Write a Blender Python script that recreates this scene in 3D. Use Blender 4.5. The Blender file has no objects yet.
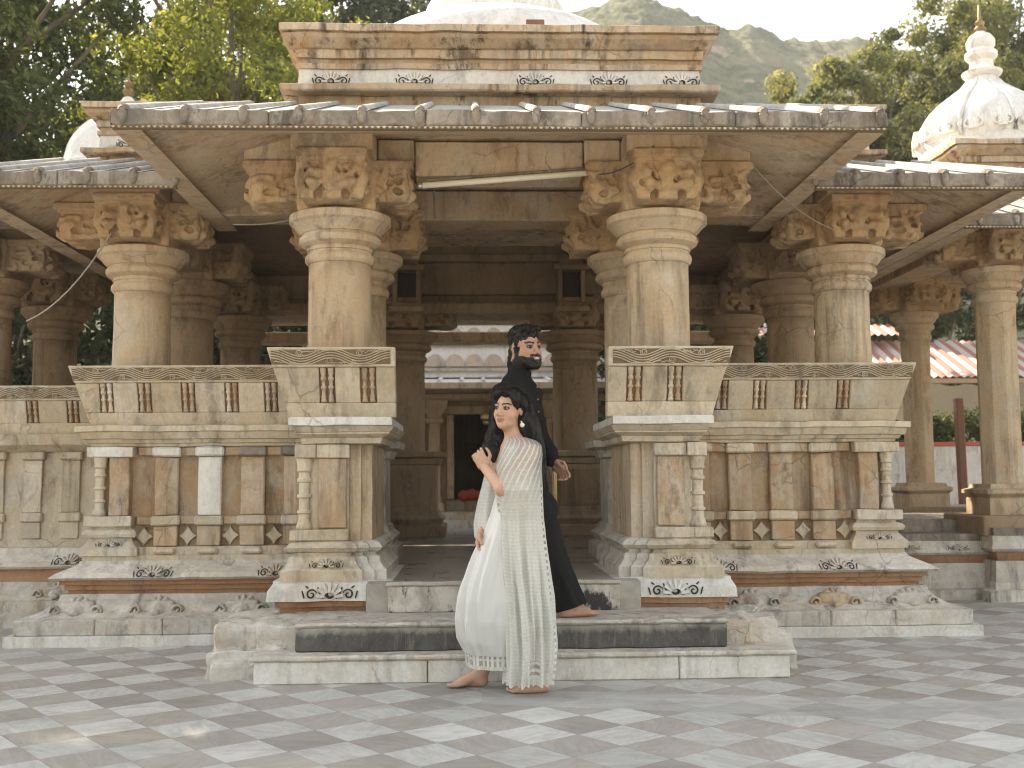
import bpy, bmesh, math, random
import numpy as np
from mathutils import Vector, Matrix, noise
random.seed(7); rng = np.random.default_rng(7)
PI = math.pi
scene = bpy.context.scene
COL = scene.collection

# ------------------------------------------------------------------ helpers: materials
def node(nt, typ, ins=None, **attrs):
    n = nt.nodes.new(typ)
    for k, v in attrs.items(): setattr(n, k, v)
    if ins:
        for k, v in ins.items():
            s = n.inputs[k]
            if isinstance(v, bpy.types.NodeSocket): nt.links.new(v, s)
            else: s.default_value = v
    return n
def c4(c): return (c[0], c[1], c[2], 1.0)
def new_mat(name):
    m = bpy.data.materials.new(name); m.use_nodes = True
    nt = m.node_tree; nt.nodes.clear()
    out = nt.nodes.new('ShaderNodeOutputMaterial')
    b = nt.nodes.new('ShaderNodeBsdfPrincipled')
    nt.links.new(b.outputs[0], out.inputs[0])
    return m, nt, b, out
def ramp(nt, fac, p0, p1):
    return node(nt, 'ShaderNodeMapRange', {'Value': fac, 'From Min': p0, 'From Max': p1}).outputs[0]
def mixc(nt, fac, a, b, bt='MIX'):
    n = node(nt, 'ShaderNodeMix', data_type='RGBA', blend_type=bt)
    for s, v in ((n.inputs[0], fac), (n.inputs[6], a), (n.inputs[7], b)):
        if isinstance(v, bpy.types.NodeSocket): nt.links.new(v, s)
        else: s.default_value = c4(v) if isinstance(v, (tuple, list)) else v
    return n.outputs[2]
def nz(nt, vec, scale, detail=5, rough=.6, dist=0.):
    return node(nt, 'ShaderNodeTexNoise', {'Vector': vec, 'Scale': scale, 'Detail': detail, 'Roughness': rough, 'Distortion': dist}).outputs[0]
def vscale(nt, vec, s):
    return node(nt, 'ShaderNodeVectorMath', {0: vec, 1: s}, operation='MULTIPLY').outputs[0]
def mul(nt, a, b):
    return node(nt, 'ShaderNodeMath', {0: a, 1: b}, operation='MULTIPLY').outputs[0]
def add(nt, a, b):
    return node(nt, 'ShaderNodeMath', {0: a, 1: b}, operation='ADD').outputs[0]

def stone(name, ca, cb, weather, wamt=.5, stain=(.09, .06, .04), samt=.5, rough=.85, bump=.35, tone=.35, pale=None, pamt=0.):
    """weathered stone: two body colours, grey weathering patches, vertical stains, pits; per-block tone"""
    m, nt, b, out = new_mat(name)
    P = node(nt, 'ShaderNodeNewGeometry').outputs['Position']
    big = nz(nt, P, 1.7, 6, .62, .4)
    col = mixc(nt, ramp(nt, big, .36, .64), ca, cb)
    if pale:
        pz = nz(nt, vscale(nt, P, (1, 1, .6)), 2.6, 8, .72, .6)
        col = mixc(nt, mul(nt, ramp(nt, pz, .5, .62), pamt), col, pale)
    med = nz(nt, vscale(nt, P, (1, 1, .75)), 5.5, 9, .74, .3)
    col = mixc(nt, mul(nt, ramp(nt, med, .47, .60), wamt), col, weather)
    strk = nz(nt, vscale(nt, P, (7, 7, .55)), 1.6, 6, .65)
    gate = nz(nt, P, 1.1, 3, .5)
    col = mixc(nt, mul(nt, mul(nt, ramp(nt, strk, .50, .66), ramp(nt, gate, .42, .56)), samt), col, stain)
    blot = nz(nt, vscale(nt, P, (1.3, 1.3, .5)), 3.4, 9, .76, .25)
    col = mixc(nt, mul(nt, ramp(nt, blot, .54, .62), min(1, samt * 1.0)), col, tuple(.35 * a + .25 * b for a, b in zip(stain, ca)))
    och = nz(nt, vscale(nt, P, (3, 3, .7)), 1.6, 8, .72, .2)
    col = mixc(nt, mul(nt, ramp(nt, och, .53, .63), samt * .75), col, (ca[0] * .82, ca[1] * .66, ca[2] * .5))
    fine = nz(nt, P, 38, 7, .8)
    spots = nz(nt, P, 24, 6, .75)
    col = mixc(nt, mul(nt, ramp(nt, spots, .6, .72), .45), col, tuple(.45 * x for x in ca))
    # hairline cracks and chipped pits
    wv = node(nt, 'ShaderNodeVectorMath', {0: P, 1: node(nt, 'ShaderNodeVectorMath', {0: node(nt, 'ShaderNodeTexNoise', {'Vector': P, 'Scale': 4., 'Detail': 4.}).outputs['Color'], 1: (.22, .22, .22)}, operation='MULTIPLY').outputs[0]}, operation='ADD').outputs[0]
    ck = node(nt, 'ShaderNodeTexVoronoi', {'Vector': wv, 'Scale': 2.6}, feature='DISTANCE_TO_EDGE').outputs['Distance']
    ckm = mul(nt, node(nt, 'ShaderNodeMapRange', {'Value': ck, 'From Min': .004, 'From Max': .016, 'To Min': 1., 'To Max': 0.}).outputs[0], ramp(nt, nz(nt, P, 1.9, 3, .5), .50, .60))
    col = mixc(nt, mul(nt, ckm, .42), col, tuple(.3 * a for a in ca))
    g = ramp(nt, fine, .2, .8)
    gm = node(nt, 'ShaderNodeMapRange', {'Value': g, 'To Min': .80, 'To Max': 1.20}).outputs[0]
    t = node(nt, 'ShaderNodeAttribute', attribute_name='tone').outputs['Fac']
    tm = node(nt, 'ShaderNodeMapRange', {'Value': t, 'To Min': 1 - tone, 'To Max': 1 + tone}).outputs[0]
    hs = node(nt, 'ShaderNodeHueSaturation', {'Color': col, 'Value': mul(nt, gm, tm),
              'Saturation': node(nt, 'ShaderNodeMapRange', {'Value': t, 'To Min': 1.15, 'To Max': .85}).outputs[0]})
    nt.links.new(hs.outputs[0], b.inputs['Base Color'])
    b.inputs['Roughness'].default_value = rough
    h = add(nt, add(nt, mul(nt, med, .9), mul(nt, spots, .55)), mul(nt, fine, .35))
    h = add(nt, h, mul(nt, ckm, -.6))
    bp = node(nt, 'ShaderNodeBump', {'Height': h, 'Strength': bump, 'Distance': .02})
    nt.links.new(bp.outputs[0], b.inputs['Normal'])
    return m
def plain(name, c, rough=.6, metal=0., var=.15, scale=30, bump=.0):
    m, nt, b, out = new_mat(name)
    P = node(nt, 'ShaderNodeTexCoord').outputs['Object']
    n = nz(nt, P, scale, 5, .65)
    v = node(nt, 'ShaderNodeMapRange', {'Value': n, 'From Min': .25, 'From Max': .75, 'To Min': 1 - var, 'To Max': 1 + var}).outputs[0]
    hs = node(nt, 'ShaderNodeHueSaturation', {'Color': c4(c), 'Value': v})
    nt.links.new(hs.outputs[0], b.inputs['Base Color'])
    b.inputs['Roughness'].default_value = rough; b.inputs['Metallic'].default_value = metal
    if bump:
        bp = node(nt, 'ShaderNodeBump', {'Height': n, 'Strength': bump, 'Distance': .01})
        nt.links.new(bp.outputs[0], b.inputs['Normal'])
    return m

M = {}
M['tan'] = stone('sandstone_tan', (.53, .375, .235), (.58, .45, .31), (.47, .385, .285), .55, samt=.5, pale=(.60, .54, .46), pamt=.6)
M['carve'] = stone('sandstone_carved', (.49, .315, .165), (.53, .375, .23), (.40, .31, .22), .6, samt=.6, bump=.5)
M['ochre'] = stone('sandstone_ochre', (.42, .265, .15), (.49, .35, .22), (.46, .39, .31), .65, samt=.6, pale=(.60, .54, .46), pamt=.5)
M['cream'] = stone('limestone_cream', (.57, .46, .32), (.62, .53, .405), (.47, .405, .325), .65, samt=.5, pale=(.64, .60, .53), pamt=.75)
M['grey'] = stone('marble_weathered_grey', (.53, .475, .395), (.59, .555, .495), (.40, .36, .31), .65, stain=(.12, .10, .085), samt=.65, pale=(.66, .63, .57), pamt=.6)
M['white'] = stone('marble_white', (.70, .67, .61), (.72, .70, .66), (.52, .49, .44), .5, stain=(.25, .21, .17), samt=.4, rough=.6, bump=.2, tone=.15)
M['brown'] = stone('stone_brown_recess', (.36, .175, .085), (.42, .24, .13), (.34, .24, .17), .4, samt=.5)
M['attic'] = stone('sandstone_stained', (.49, .34, .21), (.55, .43, .30), (.36, .30, .24), .7, stain=(.05, .04, .03), samt=.95, pale=(.60, .53, .44), pamt=.6)
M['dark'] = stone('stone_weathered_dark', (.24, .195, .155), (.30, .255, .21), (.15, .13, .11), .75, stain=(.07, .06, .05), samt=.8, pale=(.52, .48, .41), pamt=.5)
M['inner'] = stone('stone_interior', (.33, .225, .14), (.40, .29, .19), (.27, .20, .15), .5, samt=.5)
M['roof'] = stone('roof_slab', (.42, .40, .37), (.50, .48, .45), (.30, .28, .26), .5, samt=.4)
M['plaster'] = stone('lime_plaster', (.80, .78, .74), (.82, .80, .77), (.66, .62, .56), .35, stain=(.40, .33, .26), samt=.35, rough=.7, bump=.15, tone=.1)
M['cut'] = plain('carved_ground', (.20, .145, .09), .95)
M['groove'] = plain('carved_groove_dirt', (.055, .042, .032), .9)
def m_black_step():
    m, nt, b, out = new_mat('step_riser_black')
    P = node(nt, 'ShaderNodeNewGeometry').outputs['Position']
    a = nz(nt, vscale(nt, P, (1, 1, .7)), 5, 9, .75, .5)
    s = nz(nt, vscale(nt, P, (9, 9, .8)), 2.2, 6, .7)
    f = nz(nt, P, 45, 5, .75)
    col = mixc(nt, ramp(nt, a, .35, .7), (.055, .053, .05), (.15, .14, .125))
    col = mixc(nt, mul(nt, ramp(nt, s, .55, .75), .7), col, (.33, .29, .23))
    zz = node(nt, 'ShaderNodeSeparateXYZ', {0: P}).outputs[2]
    top = ramp(nt, add(nt, zz, mul(nt, a, .16)), .33, .385)
    col = mixc(nt, mul(nt, top, .8), col, (.46, .43, .37))
    col = mixc(nt, mul(nt, ramp(nt, f, .62, .72), .6), col, (.5, .48, .43))
    nt.links.new(col, b.inputs['Base Color']); b.inputs['Roughness'].default_value = .8
    bp = node(nt, 'ShaderNodeBump', {'Height': add(nt, a, f), 'Strength': .3, 'Distance': .01}); nt.links.new(bp.outputs[0], b.inputs['Normal'])
    return m
M['black'] = m_black_step()
def m_patchy():
    m, nt, b, out = new_mat('step_riser_patchy')
    P = node(nt, 'ShaderNodeNewGeometry').outputs['Position']
    a = nz(nt, P, 4.5, 9, .7, .8); f = nz(nt, P, 40, 5, .75); d = nz(nt, vscale(nt, P, (1, 1, .5)), 7, 7, .7)
    col = mixc(nt, ramp(nt, a, .42, .58), (.40, .36, .30), (.64, .60, .53))
    col = mixc(nt, ramp(nt, d, .53, .59), col, (.05, .045, .04))
    col = mixc(nt, mul(nt, ramp(nt, f, .55, .75), .5), col, (.25, .22, .18))
    nt.links.new(col, b.inputs['Base Color']); b.inputs['Roughness'].default_value = .85
    bp = node(nt, 'ShaderNodeBump', {'Height': add(nt, a, f), 'Strength': .4, 'Distance': .015}); nt.links.new(bp.outputs[0], b.inputs['Normal'])
    return m
M['patchy'] = m_patchy()

# ------------------------------------------------------------------ helpers: meshes
class MB:
    """collects boxes, prisms, lathes and ridges; build() links them as ONE mesh object"""
    def __init__(s, sx=1, T=None):
        s.v = []; s.f = []; s.m = []; s.t = []; s.sm = []; s.sx = sx; s.T = T; s.slots = []
    def slot(s, mat):
        if mat not in s.slots: s.slots.append(mat)
        return s.slots.index(mat)
    def vert(s, x, y, z):
        if s.T: x, y, z = s.T(x, y, z)
        s.v.append((x * s.sx, y, z)); return len(s.v) - 1
    def face(s, idx, mat, tone=.5, smooth=False):
        s.f.append(tuple(idx)); s.m.append(s.slot(mat)); s.t.append(tone); s.sm.append(smooth)
    def box(s, x0, x1, y0, y1, z0, z1, mat, bev=.006, tone=None, fn=None):
        tone = random.uniform(.25, .75) if tone is None else tone
        bev = min(bev, .45 * abs(x1 - x0), .45 * abs(y1 - y0), .45 * abs(z1 - z0))
        lo = (x0, y0, z0); hi = (x1, y1, z1); vid = {}
        for i in range(8):
            b = (i & 1, i >> 1 & 1, i >> 2 & 1)
            for ax in range(3):
                p = [hi[k] if b[k] else lo[k] for k in range(3)]
                for k in range(3):
                    if k != ax: p[k] += -bev if b[k] else bev
                if fn: p = fn(*p)
                vid[(b, ax)] = s.vert(*p)
        bits = lambda ax, v, a, b2: tuple(v if k == ax else (a if k == (ax + 1) % 3 else b2) for k in range(3))
        for ax in range(3):
            for v in (0, 1):
                s.face([vid[(bits(ax, v, a, b2), ax)] for a, b2 in ((0, 0), (1, 0), (1, 1), (0, 1))], mat, tone)
            a1, a2 = (ax + 1) % 3, (ax + 2) % 3
            for p in (0, 1):
                for q in (0, 1):
                    c0 = bits(ax, 0, p, q); c1 = bits(ax, 1, p, q)
                    s.face([vid[(c0, a1)], vid[(c1, a1)], vid[(c1, a2)], vid[(c0, a2)]], mat, tone)
        for i in range(8):
            b = (i & 1, i >> 1 & 1, i >> 2 & 1)
            s.face([vid[(b, 0)], vid[(b, 1)], vid[(b, 2)]], mat, tone)
    def prism(s, rect, prof, mat, sides=(1, 1, 1, 1), tone=None, mats=None, tones=None):
        """stack of mitred rectangular rings; prof = [(z, offset)]; sides multiply the offset (left, right, front, back)"""
        tone = random.uniform(.3, .7) if tone is None else tone
        x0, x1, y0, y1 = rect; rings = []
        for z, o in prof:
            a, b, c, d = x0 - o * sides[0], x1 + o * sides[1], y0 - o * sides[2], y1 + o * sides[3]
            rings.append([s.vert(*p) for p in ((a, c, z), (b, c, z), (b, d, z), (a, d, z))])
        for i in range(len(rings) - 1):
            mm = mats[i] if mats else mat
            for k in range(4):
                s.face([rings[i][k], rings[i][(k + 1) % 4], rings[i + 1][(k + 1) % 4], rings[i + 1][k]], mm, tones[i] if tones else tone)
        s.face(rings[0][::-1], mat, tone); s.face(rings[-1], mat, tone)
    def lathe(s, cx, cy, prof, mat, seg=32, tone=.5, smooth=True, phase=0., facet=None):
        pp = []; brk = set()          # crisp edges where the profile turns sharply
        for i, p in enumerate(prof):
            pp.append(p)
            if smooth and 0 < i < len(prof) - 1:
                a1 = math.atan2(p[1] - prof[i - 1][1], p[0] - prof[i - 1][0]); a2 = math.atan2(prof[i + 1][1] - p[1], prof[i + 1][0] - p[0])
                if abs((a2 - a1 + PI) % (2 * PI) - PI) > .48: brk.add(len(pp) - 1); pp.append(p)
        rings = []
        for r, z in pp:
            ring = []
            for k in range(seg):
                a = 2 * PI * (k + .5) / seg + phase; rr = r
                if facet:
                    n, amt = facet(z)
                    if amt > 0:
                        w = 2 * PI / n; aa = (a % w) - w / 2
                        rr = r * (1 - amt) + amt * r * math.cos(w / 2) / math.cos(aa) * 1.03
                ring.append(s.vert(cx + rr * math.cos(a), cy + rr * math.sin(a), z))
            rings.append(ring)
        for i in range(len(rings) - 1):
            if i in brk: continue
            for k in range(seg):
                s.face([rings[i][k], rings[i][(k + 1) % seg], rings[i + 1][(k + 1) % seg], rings[i + 1][k]], mat, tone, smooth)
        s.face(rings[0][::-1], mat, tone); s.face(rings[-1], mat, tone)
    def ridge(s, pts, w, h, mp, mat, tone=.5, taper=True):
        """a raised carved stroke along 2-D points; mp maps (u, v, height) to a point"""
        n = len(pts); prev = None
        for i, (u, v) in enumerate(pts):
            a = pts[max(i - 1, 0)]; b = pts[min(i + 1, n - 1)]
            dx, dy = b[0] - a[0], b[1] - a[1]; L = math.hypot(dx, dy) or 1
            nx, ny = -dy / L, dx / L
            ww = w * (.35 + .65 * math.sin(PI * (i + .5) / n) ** .5) if taper else w
            row = [s.vert(*mp(u + nx * ww / 2, v + ny * ww / 2, 0)), s.vert(*mp(u + nx * ww / 4, v + ny * ww / 4, h)),
                   s.vert(*mp(u - nx * ww / 4, v - ny * ww / 4, h)), s.vert(*mp(u - nx * ww / 2, v - ny * ww / 2, 0))]
            if prev:
                for k in range(3): s.face([prev[k], prev[k + 1], row[k + 1], row[k]], mat, tone)
            prev = row
    def tube(s, pts, rad, mat, seg=8, tone=.5):
        prev = None; n = len(pts); P = [Vector(p) for p in pts]
        for i, p in enumerate(P):
            d = (P[min(i + 1, n - 1)] - P[max(i - 1, 0)]).normalized()
            u = d.orthogonal().normalized() if abs(d.z) > .99 else d.cross(Vector((0, 0, 1))).normalized()
            w = d.cross(u); r = rad[i] if isinstance(rad, (list, tuple)) else rad
            ring = [s.vert(*(p + (u * math.cos(2 * PI * k / seg) + w * math.sin(2 * PI * k / seg)) * r)) for k in range(seg)]
            if prev:
                for k in range(seg): s.face([prev[k], prev[(k + 1) % seg], ring[(k + 1) % seg], ring[k]], mat, tone, True)
            else: s.face(ring[::-1], mat, tone)
            prev = ring
        s.face(prev, mat, tone)
    def poly(s, pts, mat, tone=.5):
        s.face([s.vert(*p) for p in pts], mat, tone)
    def rough(s, cell=.1, amp=.004, freq=6.):
        """subdivide long edges and push the stone about a little (worn edges)"""
        s._rough = (cell, amp, freq); return s
    def build(s, name, parent=None, loc=None):
        me = bpy.data.meshes.new(name)
        off = Vector(loc) if loc is not None else (WL[parent.name] if parent else Vector((0, 0, 0)))
        me.from_pydata([(a - off.x, b - off.y, c - off.z) for a, b, c in s.v], [], s.f)
        for mt in s.slots: me.materials.append(mt)
        me.polygons.foreach_set('material_index', s.m)
        me.polygons.foreach_set('use_smooth', s.sm)
        at = me.attributes.new('tone', 'FLOAT', 'FACE'); at.data.foreach_set('value', s.t)
        if hasattr(s, '_rough'):
            cell, amp, fr = s._rough
            bm = bmesh.new(); bm.from_mesh(me)
            for _ in range(5):
                es = [e for e in bm.edges if e.calc_length() > cell * 1.6]
                if not es: break
                bmesh.ops.subdivide_edges(bm, edges=es, cuts=1, use_grid_fill=True)
            for v in bm.verts:
                p = (v.co + off) * fr
                v.co += amp * Vector((noise.noise(p), noise.noise(p + Vector((31, 0, 0))), noise.noise(p + Vector((0, 47, 0)))))
            bm.to_mesh(me); bm.free()
        me.update()
        o = bpy.data.objects.new(name, me); COL.objects.link(o)
        if parent: o.parent = parent
        if loc is not None:
            pl = WL[parent.name] if parent else Vector((0, 0, 0))
            o.location = Vector(loc) - pl
        WL[o.name] = Vector(loc) if loc is not None else (WL[parent.name] if parent else Vector((0, 0, 0)))
        return o
WL = {}
def tag(o, label=None, cat=None, group=None, kind=None):
    if label: o['label'] = label
    if cat: o['category'] = cat
    if group: o['group'] = group
    if kind: o['kind'] = kind
    return o
def thing(name, loc, label, cat, group=None):
    o = bpy.data.objects.new(name, None); COL.objects.link(o); o.location = loc
    o.empty_display_size = .2
    WL[o.name] = Vector(loc); return tag(o, label, cat, group)
def np_mesh(name, V, F, mats, smooth=True, attrs=None, midx=None):
    me = bpy.data.meshes.new(name)
    V = np.asarray(V, np.float32); F = np.asarray(F, np.int32); n = F.shape[1]
    me.vertices.add(len(V)); me.vertices.foreach_set('co', V.ravel())
    me.loops.add(F.size); me.loops.foreach_set('vertex_index', F.ravel())
    me.polygons.add(len(F)); me.polygons.foreach_set('loop_start', np.arange(len(F), dtype=np.int32) * n)
    for mt in mats: me.materials.append(mt)
    if midx is not None: me.polygons.foreach_set('material_index', np.asarray(midx, np.int32))
    me.update(calc_edges=True); me.validate()
    me.polygons.foreach_set('use_smooth', np.full(len(me.polygons), smooth))
    for k, (dom, a) in (attrs or {}).items():
        a = np.asarray(a, np.float32)
        if a.ndim == 1:
            at = me.attributes.new(k, 'FLOAT', dom); at.data.foreach_set('value', a)
        else:
            at = me.attributes.new(k, 'FLOAT_COLOR', dom); at.data.foreach_set('color', np.c_[a, np.ones(len(a))].astype(np.float32).ravel())
    return me
def link_mesh(name, me, parent=None, loc=(0, 0, 0)):
    o = bpy.data.objects.new(name, me); COL.objects.link(o); o.location = loc
    if parent: o.parent = parent
    WL[o.name] = (WL[parent.name] if parent else Vector((0, 0, 0))) + Vector(loc)
    return o

# ------------------------------------------------------------------ helpers: smooth solids (distance field + surface nets)
class Solid:
    def __init__(s, lo, hi, h):
        s.lo = np.array(lo, float); s.h = h
        s.n = np.ceil((np.array(hi) - s.lo) / h).astype(int) + 1
        s.g = np.full(s.n, .3, np.float32)
    def _reg(s, lo, hi):
        a = np.clip(np.floor((np.array(lo) - s.lo) / s.h).astype(int), 0, s.n - 1)
        b = np.clip(np.ceil((np.array(hi) - s.lo) / s.h).astype(int) + 1, 1, s.n)
        ax = [s.lo[k] + s.h * np.arange(a[k], b[k]) for k in range(3)]
        return tuple(slice(a[k], b[k]) for k in range(3)), np.meshgrid(*ax, indexing='ij', sparse=True)
    def put(s, d, sl, k, op):
        a = s.g[sl]; d = d.astype(np.float32)
        if op == 'sub': a2, d2 = -a, d
        else: a2, d2 = a, d
        if k > 0:
            hh = np.maximum(k - np.abs(a2 - d2), 0) / k
            r = np.minimum(a2, d2) - hh * hh * k * .25
        else: r = np.minimum(a2, d2)
        s.g[sl] = -r if op == 'sub' else r
    def cap(s, a, b, ra, rb=None, k=.01, op='u'):
        rb = ra if rb is None else rb; a = np.array(a, float); b = np.array(b, float)
        m = max(ra, rb) + k + 3 * s.h
        sl, (X, Y, Z) = s._reg(np.minimum(a, b) - m, np.maximum(a, b) + m)
        d = b - a; L = max(d @ d, 1e-9)
        t = np.clip(((X - a[0]) * d[0] + (Y - a[1]) * d[1] + (Z - a[2]) * d[2]) / L, 0, 1)
        q = np.sqrt((X - a[0] - t * d[0]) ** 2 + (Y - a[1] - t * d[1]) ** 2 + (Z - a[2] - t * d[2]) ** 2) - (ra + (rb - ra) * t)
        s.put(q, sl, k, op); return s
    def chain(s, pts, rads, k=.01):
        for i in range(len(pts) - 1): s.cap(pts[i], pts[i + 1], rads[i], rads[i + 1], k)
        return s
    def ell(s, c, r, R=None, k=.01, op='u'):
        c = np.array(c, float); r = np.array(r, float); m = r.max() + k + 3 * s.h
        sl, (X, Y, Z) = s._reg(c - m, c + m)
        p = [X - c[0], Y - c[1], Z - c[2]]
        if R is not None: p = [R[0, i] * p[0] + R[1, i] * p[1] + R[2, i] * p[2] for i in range(3)]
        k0 = np.sqrt((p[0] / r[0]) ** 2 + (p[1] / r[1]) ** 2 + (p[2] / r[2]) ** 2)
        k1 = np.sqrt((p[0] / r[0] ** 2) ** 2 + (p[1] / r[1] ** 2) ** 2 + (p[2] / r[2] ** 2) ** 2) + 1e-9
        s.put(k0 * (k0 - 1) / k1, sl, k, op); return s
    def box(s, c, hs, R=None, rad=.01, k=.01, op='u'):
        c = np.array(c, float); hs = np.array(hs, float); m = np.linalg.norm(hs) + k + 3 * s.h
        sl, (X, Y, Z) = s._reg(c - m, c + m)
        p = [X - c[0], Y - c[1], Z - c[2]]
        if R is not None: p = [R[0, i] * p[0] + R[1, i] * p[1] + R[2, i] * p[2] for i in range(3)]
        q = [np.abs(p[i]) - (hs[i] - rad) for i in range(3)]
        d = np.sqrt(sum(np.maximum(x, 0) ** 2 for x in q)) + np.minimum(np.maximum(np.maximum(q[0], q[1]), q[2]), 0) - rad
        s.put(d, sl, k, op); return s
    def mesh(s):
        g = s.g; S = g < 0; n = s.n
        c = np.zeros(n - 1, int)
        for dx in (0, 1):
            for dy in (0, 1):
                for dz in (0, 1):
                    c += S[dx:n[0] - 1 + dx, dy:n[1] - 1 + dy, dz:n[2] - 1 + dz]
        act = (c > 0) & (c < 8); idx = np.argwhere(act)
        num = np.full(act.shape, -1, np.int64); num[act] = np.arange(len(idx))
        acc = np.zeros((len(idx), 3)); cnt = np.zeros(len(idx))
        for ax in range(3):
            for p in (0, 1):
                for q in (0, 1):
                    o = [0, 0, 0]; o[(ax + 1) % 3] = p; o[(ax + 2) % 3] = q; e = list(o); e[ax] = 1
                    v0 = g[idx[:, 0] + o[0], idx[:, 1] + o[1], idx[:, 2] + o[2]]
                    v1 = g[idx[:, 0] + e[0], idx[:, 1] + e[1], idx[:, 2] + e[2]]
                    cr = (v0 < 0) != (v1 < 0)
                    t = np.where(cr, v0 / np.where(cr, v0 - v1, 1), 0)
                    pt = np.tile(np.array(o, float), (len(idx), 1)); pt[:, ax] = t
                    acc[cr] += pt[cr]; cnt[cr] += 1
        V = s.lo + s.h * (idx + acc / cnt[:, None])
        F = []
        for ax in range(3):
            b, c2 = (ax + 1) % 3, (ax + 2) % 3
            lo = [slice(None)] * 3; hi = [slice(None)] * 3
            lo[ax] = slice(0, n[ax] - 1); hi[ax] = slice(1, n[ax])
            cr = S[tuple(lo)] != S[tuple(hi)]
            e = np.argwhere(cr); e = e[(e[:, b] > 0) & (e[:, c2] > 0) & (e[:, b] < n[b] - 1) & (e[:, c2] < n[c2] - 1)]
            ins = S[e[:, 0], e[:, 1], e[:, 2]]
            def cell(db, dc):
                q = e.copy(); q[:, b] -= db; q[:, c2] -= dc; return num[q[:, 0], q[:, 1], q[:, 2]]
            Q = np.stack([cell(1, 1), cell(0, 1), cell(0, 0), cell(1, 0)], 1)
            Q[~ins] = Q[~ins][:, ::-1]; F.append(Q)
        return V, np.concatenate(F)
def rot(ax, deg):
    return np.array(Matrix.Rotation(math.radians(deg), 3, ax))
# ------------------------------------------------------------------ the pavilion
PAV = thing('stone_pavilion', (0, 9.5, 0), 'carved sandstone pavilion with stout round columns, slanted seat backs and steps the couple walk past', 'pavilion')
PAVL = Vector((0, 9.5, 0))

def spiral(cx, cy, r0, r1, a0, turns, n=26):
    return [(cx + (r0 + (r1 - r0) * i / n) * math.cos(a0 + turns * 2 * PI * i / n), cy + (r0 + (r1 - r0) * i / n) * math.sin(a0 + turns * 2 * PI * i / n)) for i in range(n + 1)]

def scroll_band(mb, x0, x1, mp, h, mat, seed=0):
    """running vine: parallel waves with a spiral and leaf strokes in every bend"""
    r = random.Random(seed); L = x1 - x0; n = max(1, round(L / (h * 1.9))); wl = L / n
    N = n * 8
    for i in range(N):      # the ground cut back between the strokes
        a, b = x0 + L * i / N, x0 + L * (i + 1) / N
        mb.face([mb.vert(*mp(a, h * .03, .0008)), mb.vert(*mp(b, h * .03, .0008)), mb.vert(*mp(b, h * .97, .0008)), mb.vert(*mp(a, h * .97, .0008))], M['cut'], .5)
    for off in (-.32, -.16, 0, .16, .32):
        pts = [(x0 + L * i / (n * 18), h * min(.95, max(.05, .5 + .27 * math.cos(PI * i / 18) + off))) for i in range(n * 18 + 1)]
        mb.ridge(pts, h * .085, .010, mp, mat, taper=False)
    for k in range(n):
        up = k % 2; sg = 1 if up else -1
        ex = x0 + wl * (k + .04) + r.uniform(-.02, .02) * wl; ey = h * (.25 if not up else .75)
        if ex > x0 + h * .3: mb.ridge(spiral(ex, ey, h * .25, h * .04, (PI if up else 0) + r.uniform(-.6, .6), 1.9 * sg, 34), h * .075, .013, mp, mat)
        for a in range(7):
            u = x0 + wl * (k + .15 + .12 * a) + r.uniform(-.02, .02) * wl; v = h * (.12 if up else .88) + r.uniform(-.07, .07) * h
            if u + h * .3 > x0 + L: continue
            da = r.uniform(.5, 1.2) * sg
            mb.ridge([(u, v), (u + h * .14, v + h * .10 * da), (u + h * .26, v + h * .12 * da * .3)], h * .075, .011, mp, mat)

def motif(mb, cx, w, h, mp, stone_m, dark=None, seed=0):
    """palmette between two scrolls, cut deep into the stone"""
    r = random.Random(seed); dark = dark or M['groove']
    for i in range(7):          # raised lobed fan
        a = PI * i / 6
        mb.ridge([(cx + w * .10 * math.cos(a), h * .22 + h * .22 * math.sin(a)), (cx + w * .26 * math.cos(a), h * .25 + h * .72 * math.sin(a))], w * .10, .022, mp, stone_m)
    for sg in (-1, 1):
        mb.ridge([(cx + sg * (u), v) for u, v in spiral(w * .36, h * .32, h * .30, h * .05, PI * .9, -1.3, 22)], h * .10, .007, mp, dark)
        mb.ridge([(cx + sg * (w * .12 + w * .12 * t), h * (.1 + .62 * t ** 1.6)) for t in [i / 8 for i in range(9)]], h * .10, .007, mp, dark)
        mb.ridge([(cx + sg * (w * .50 + w * .04 * t), h * (.12 + .4 * t)) for t in (0, .5, 1)], h * .09, .007, mp, dark)
        mb.ridge([(cx + sg * (w * .42 + w * .06 * t), h * (.66 + .12 * t)) for t in (0, .5, 1)], h * .08, .007, mp, dark)
    mb.ridge(spiral(cx, h * .34, h * .20, h * .16, PI * 1.15, .75, 16), h * .15, .008, mp, dark)

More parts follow.
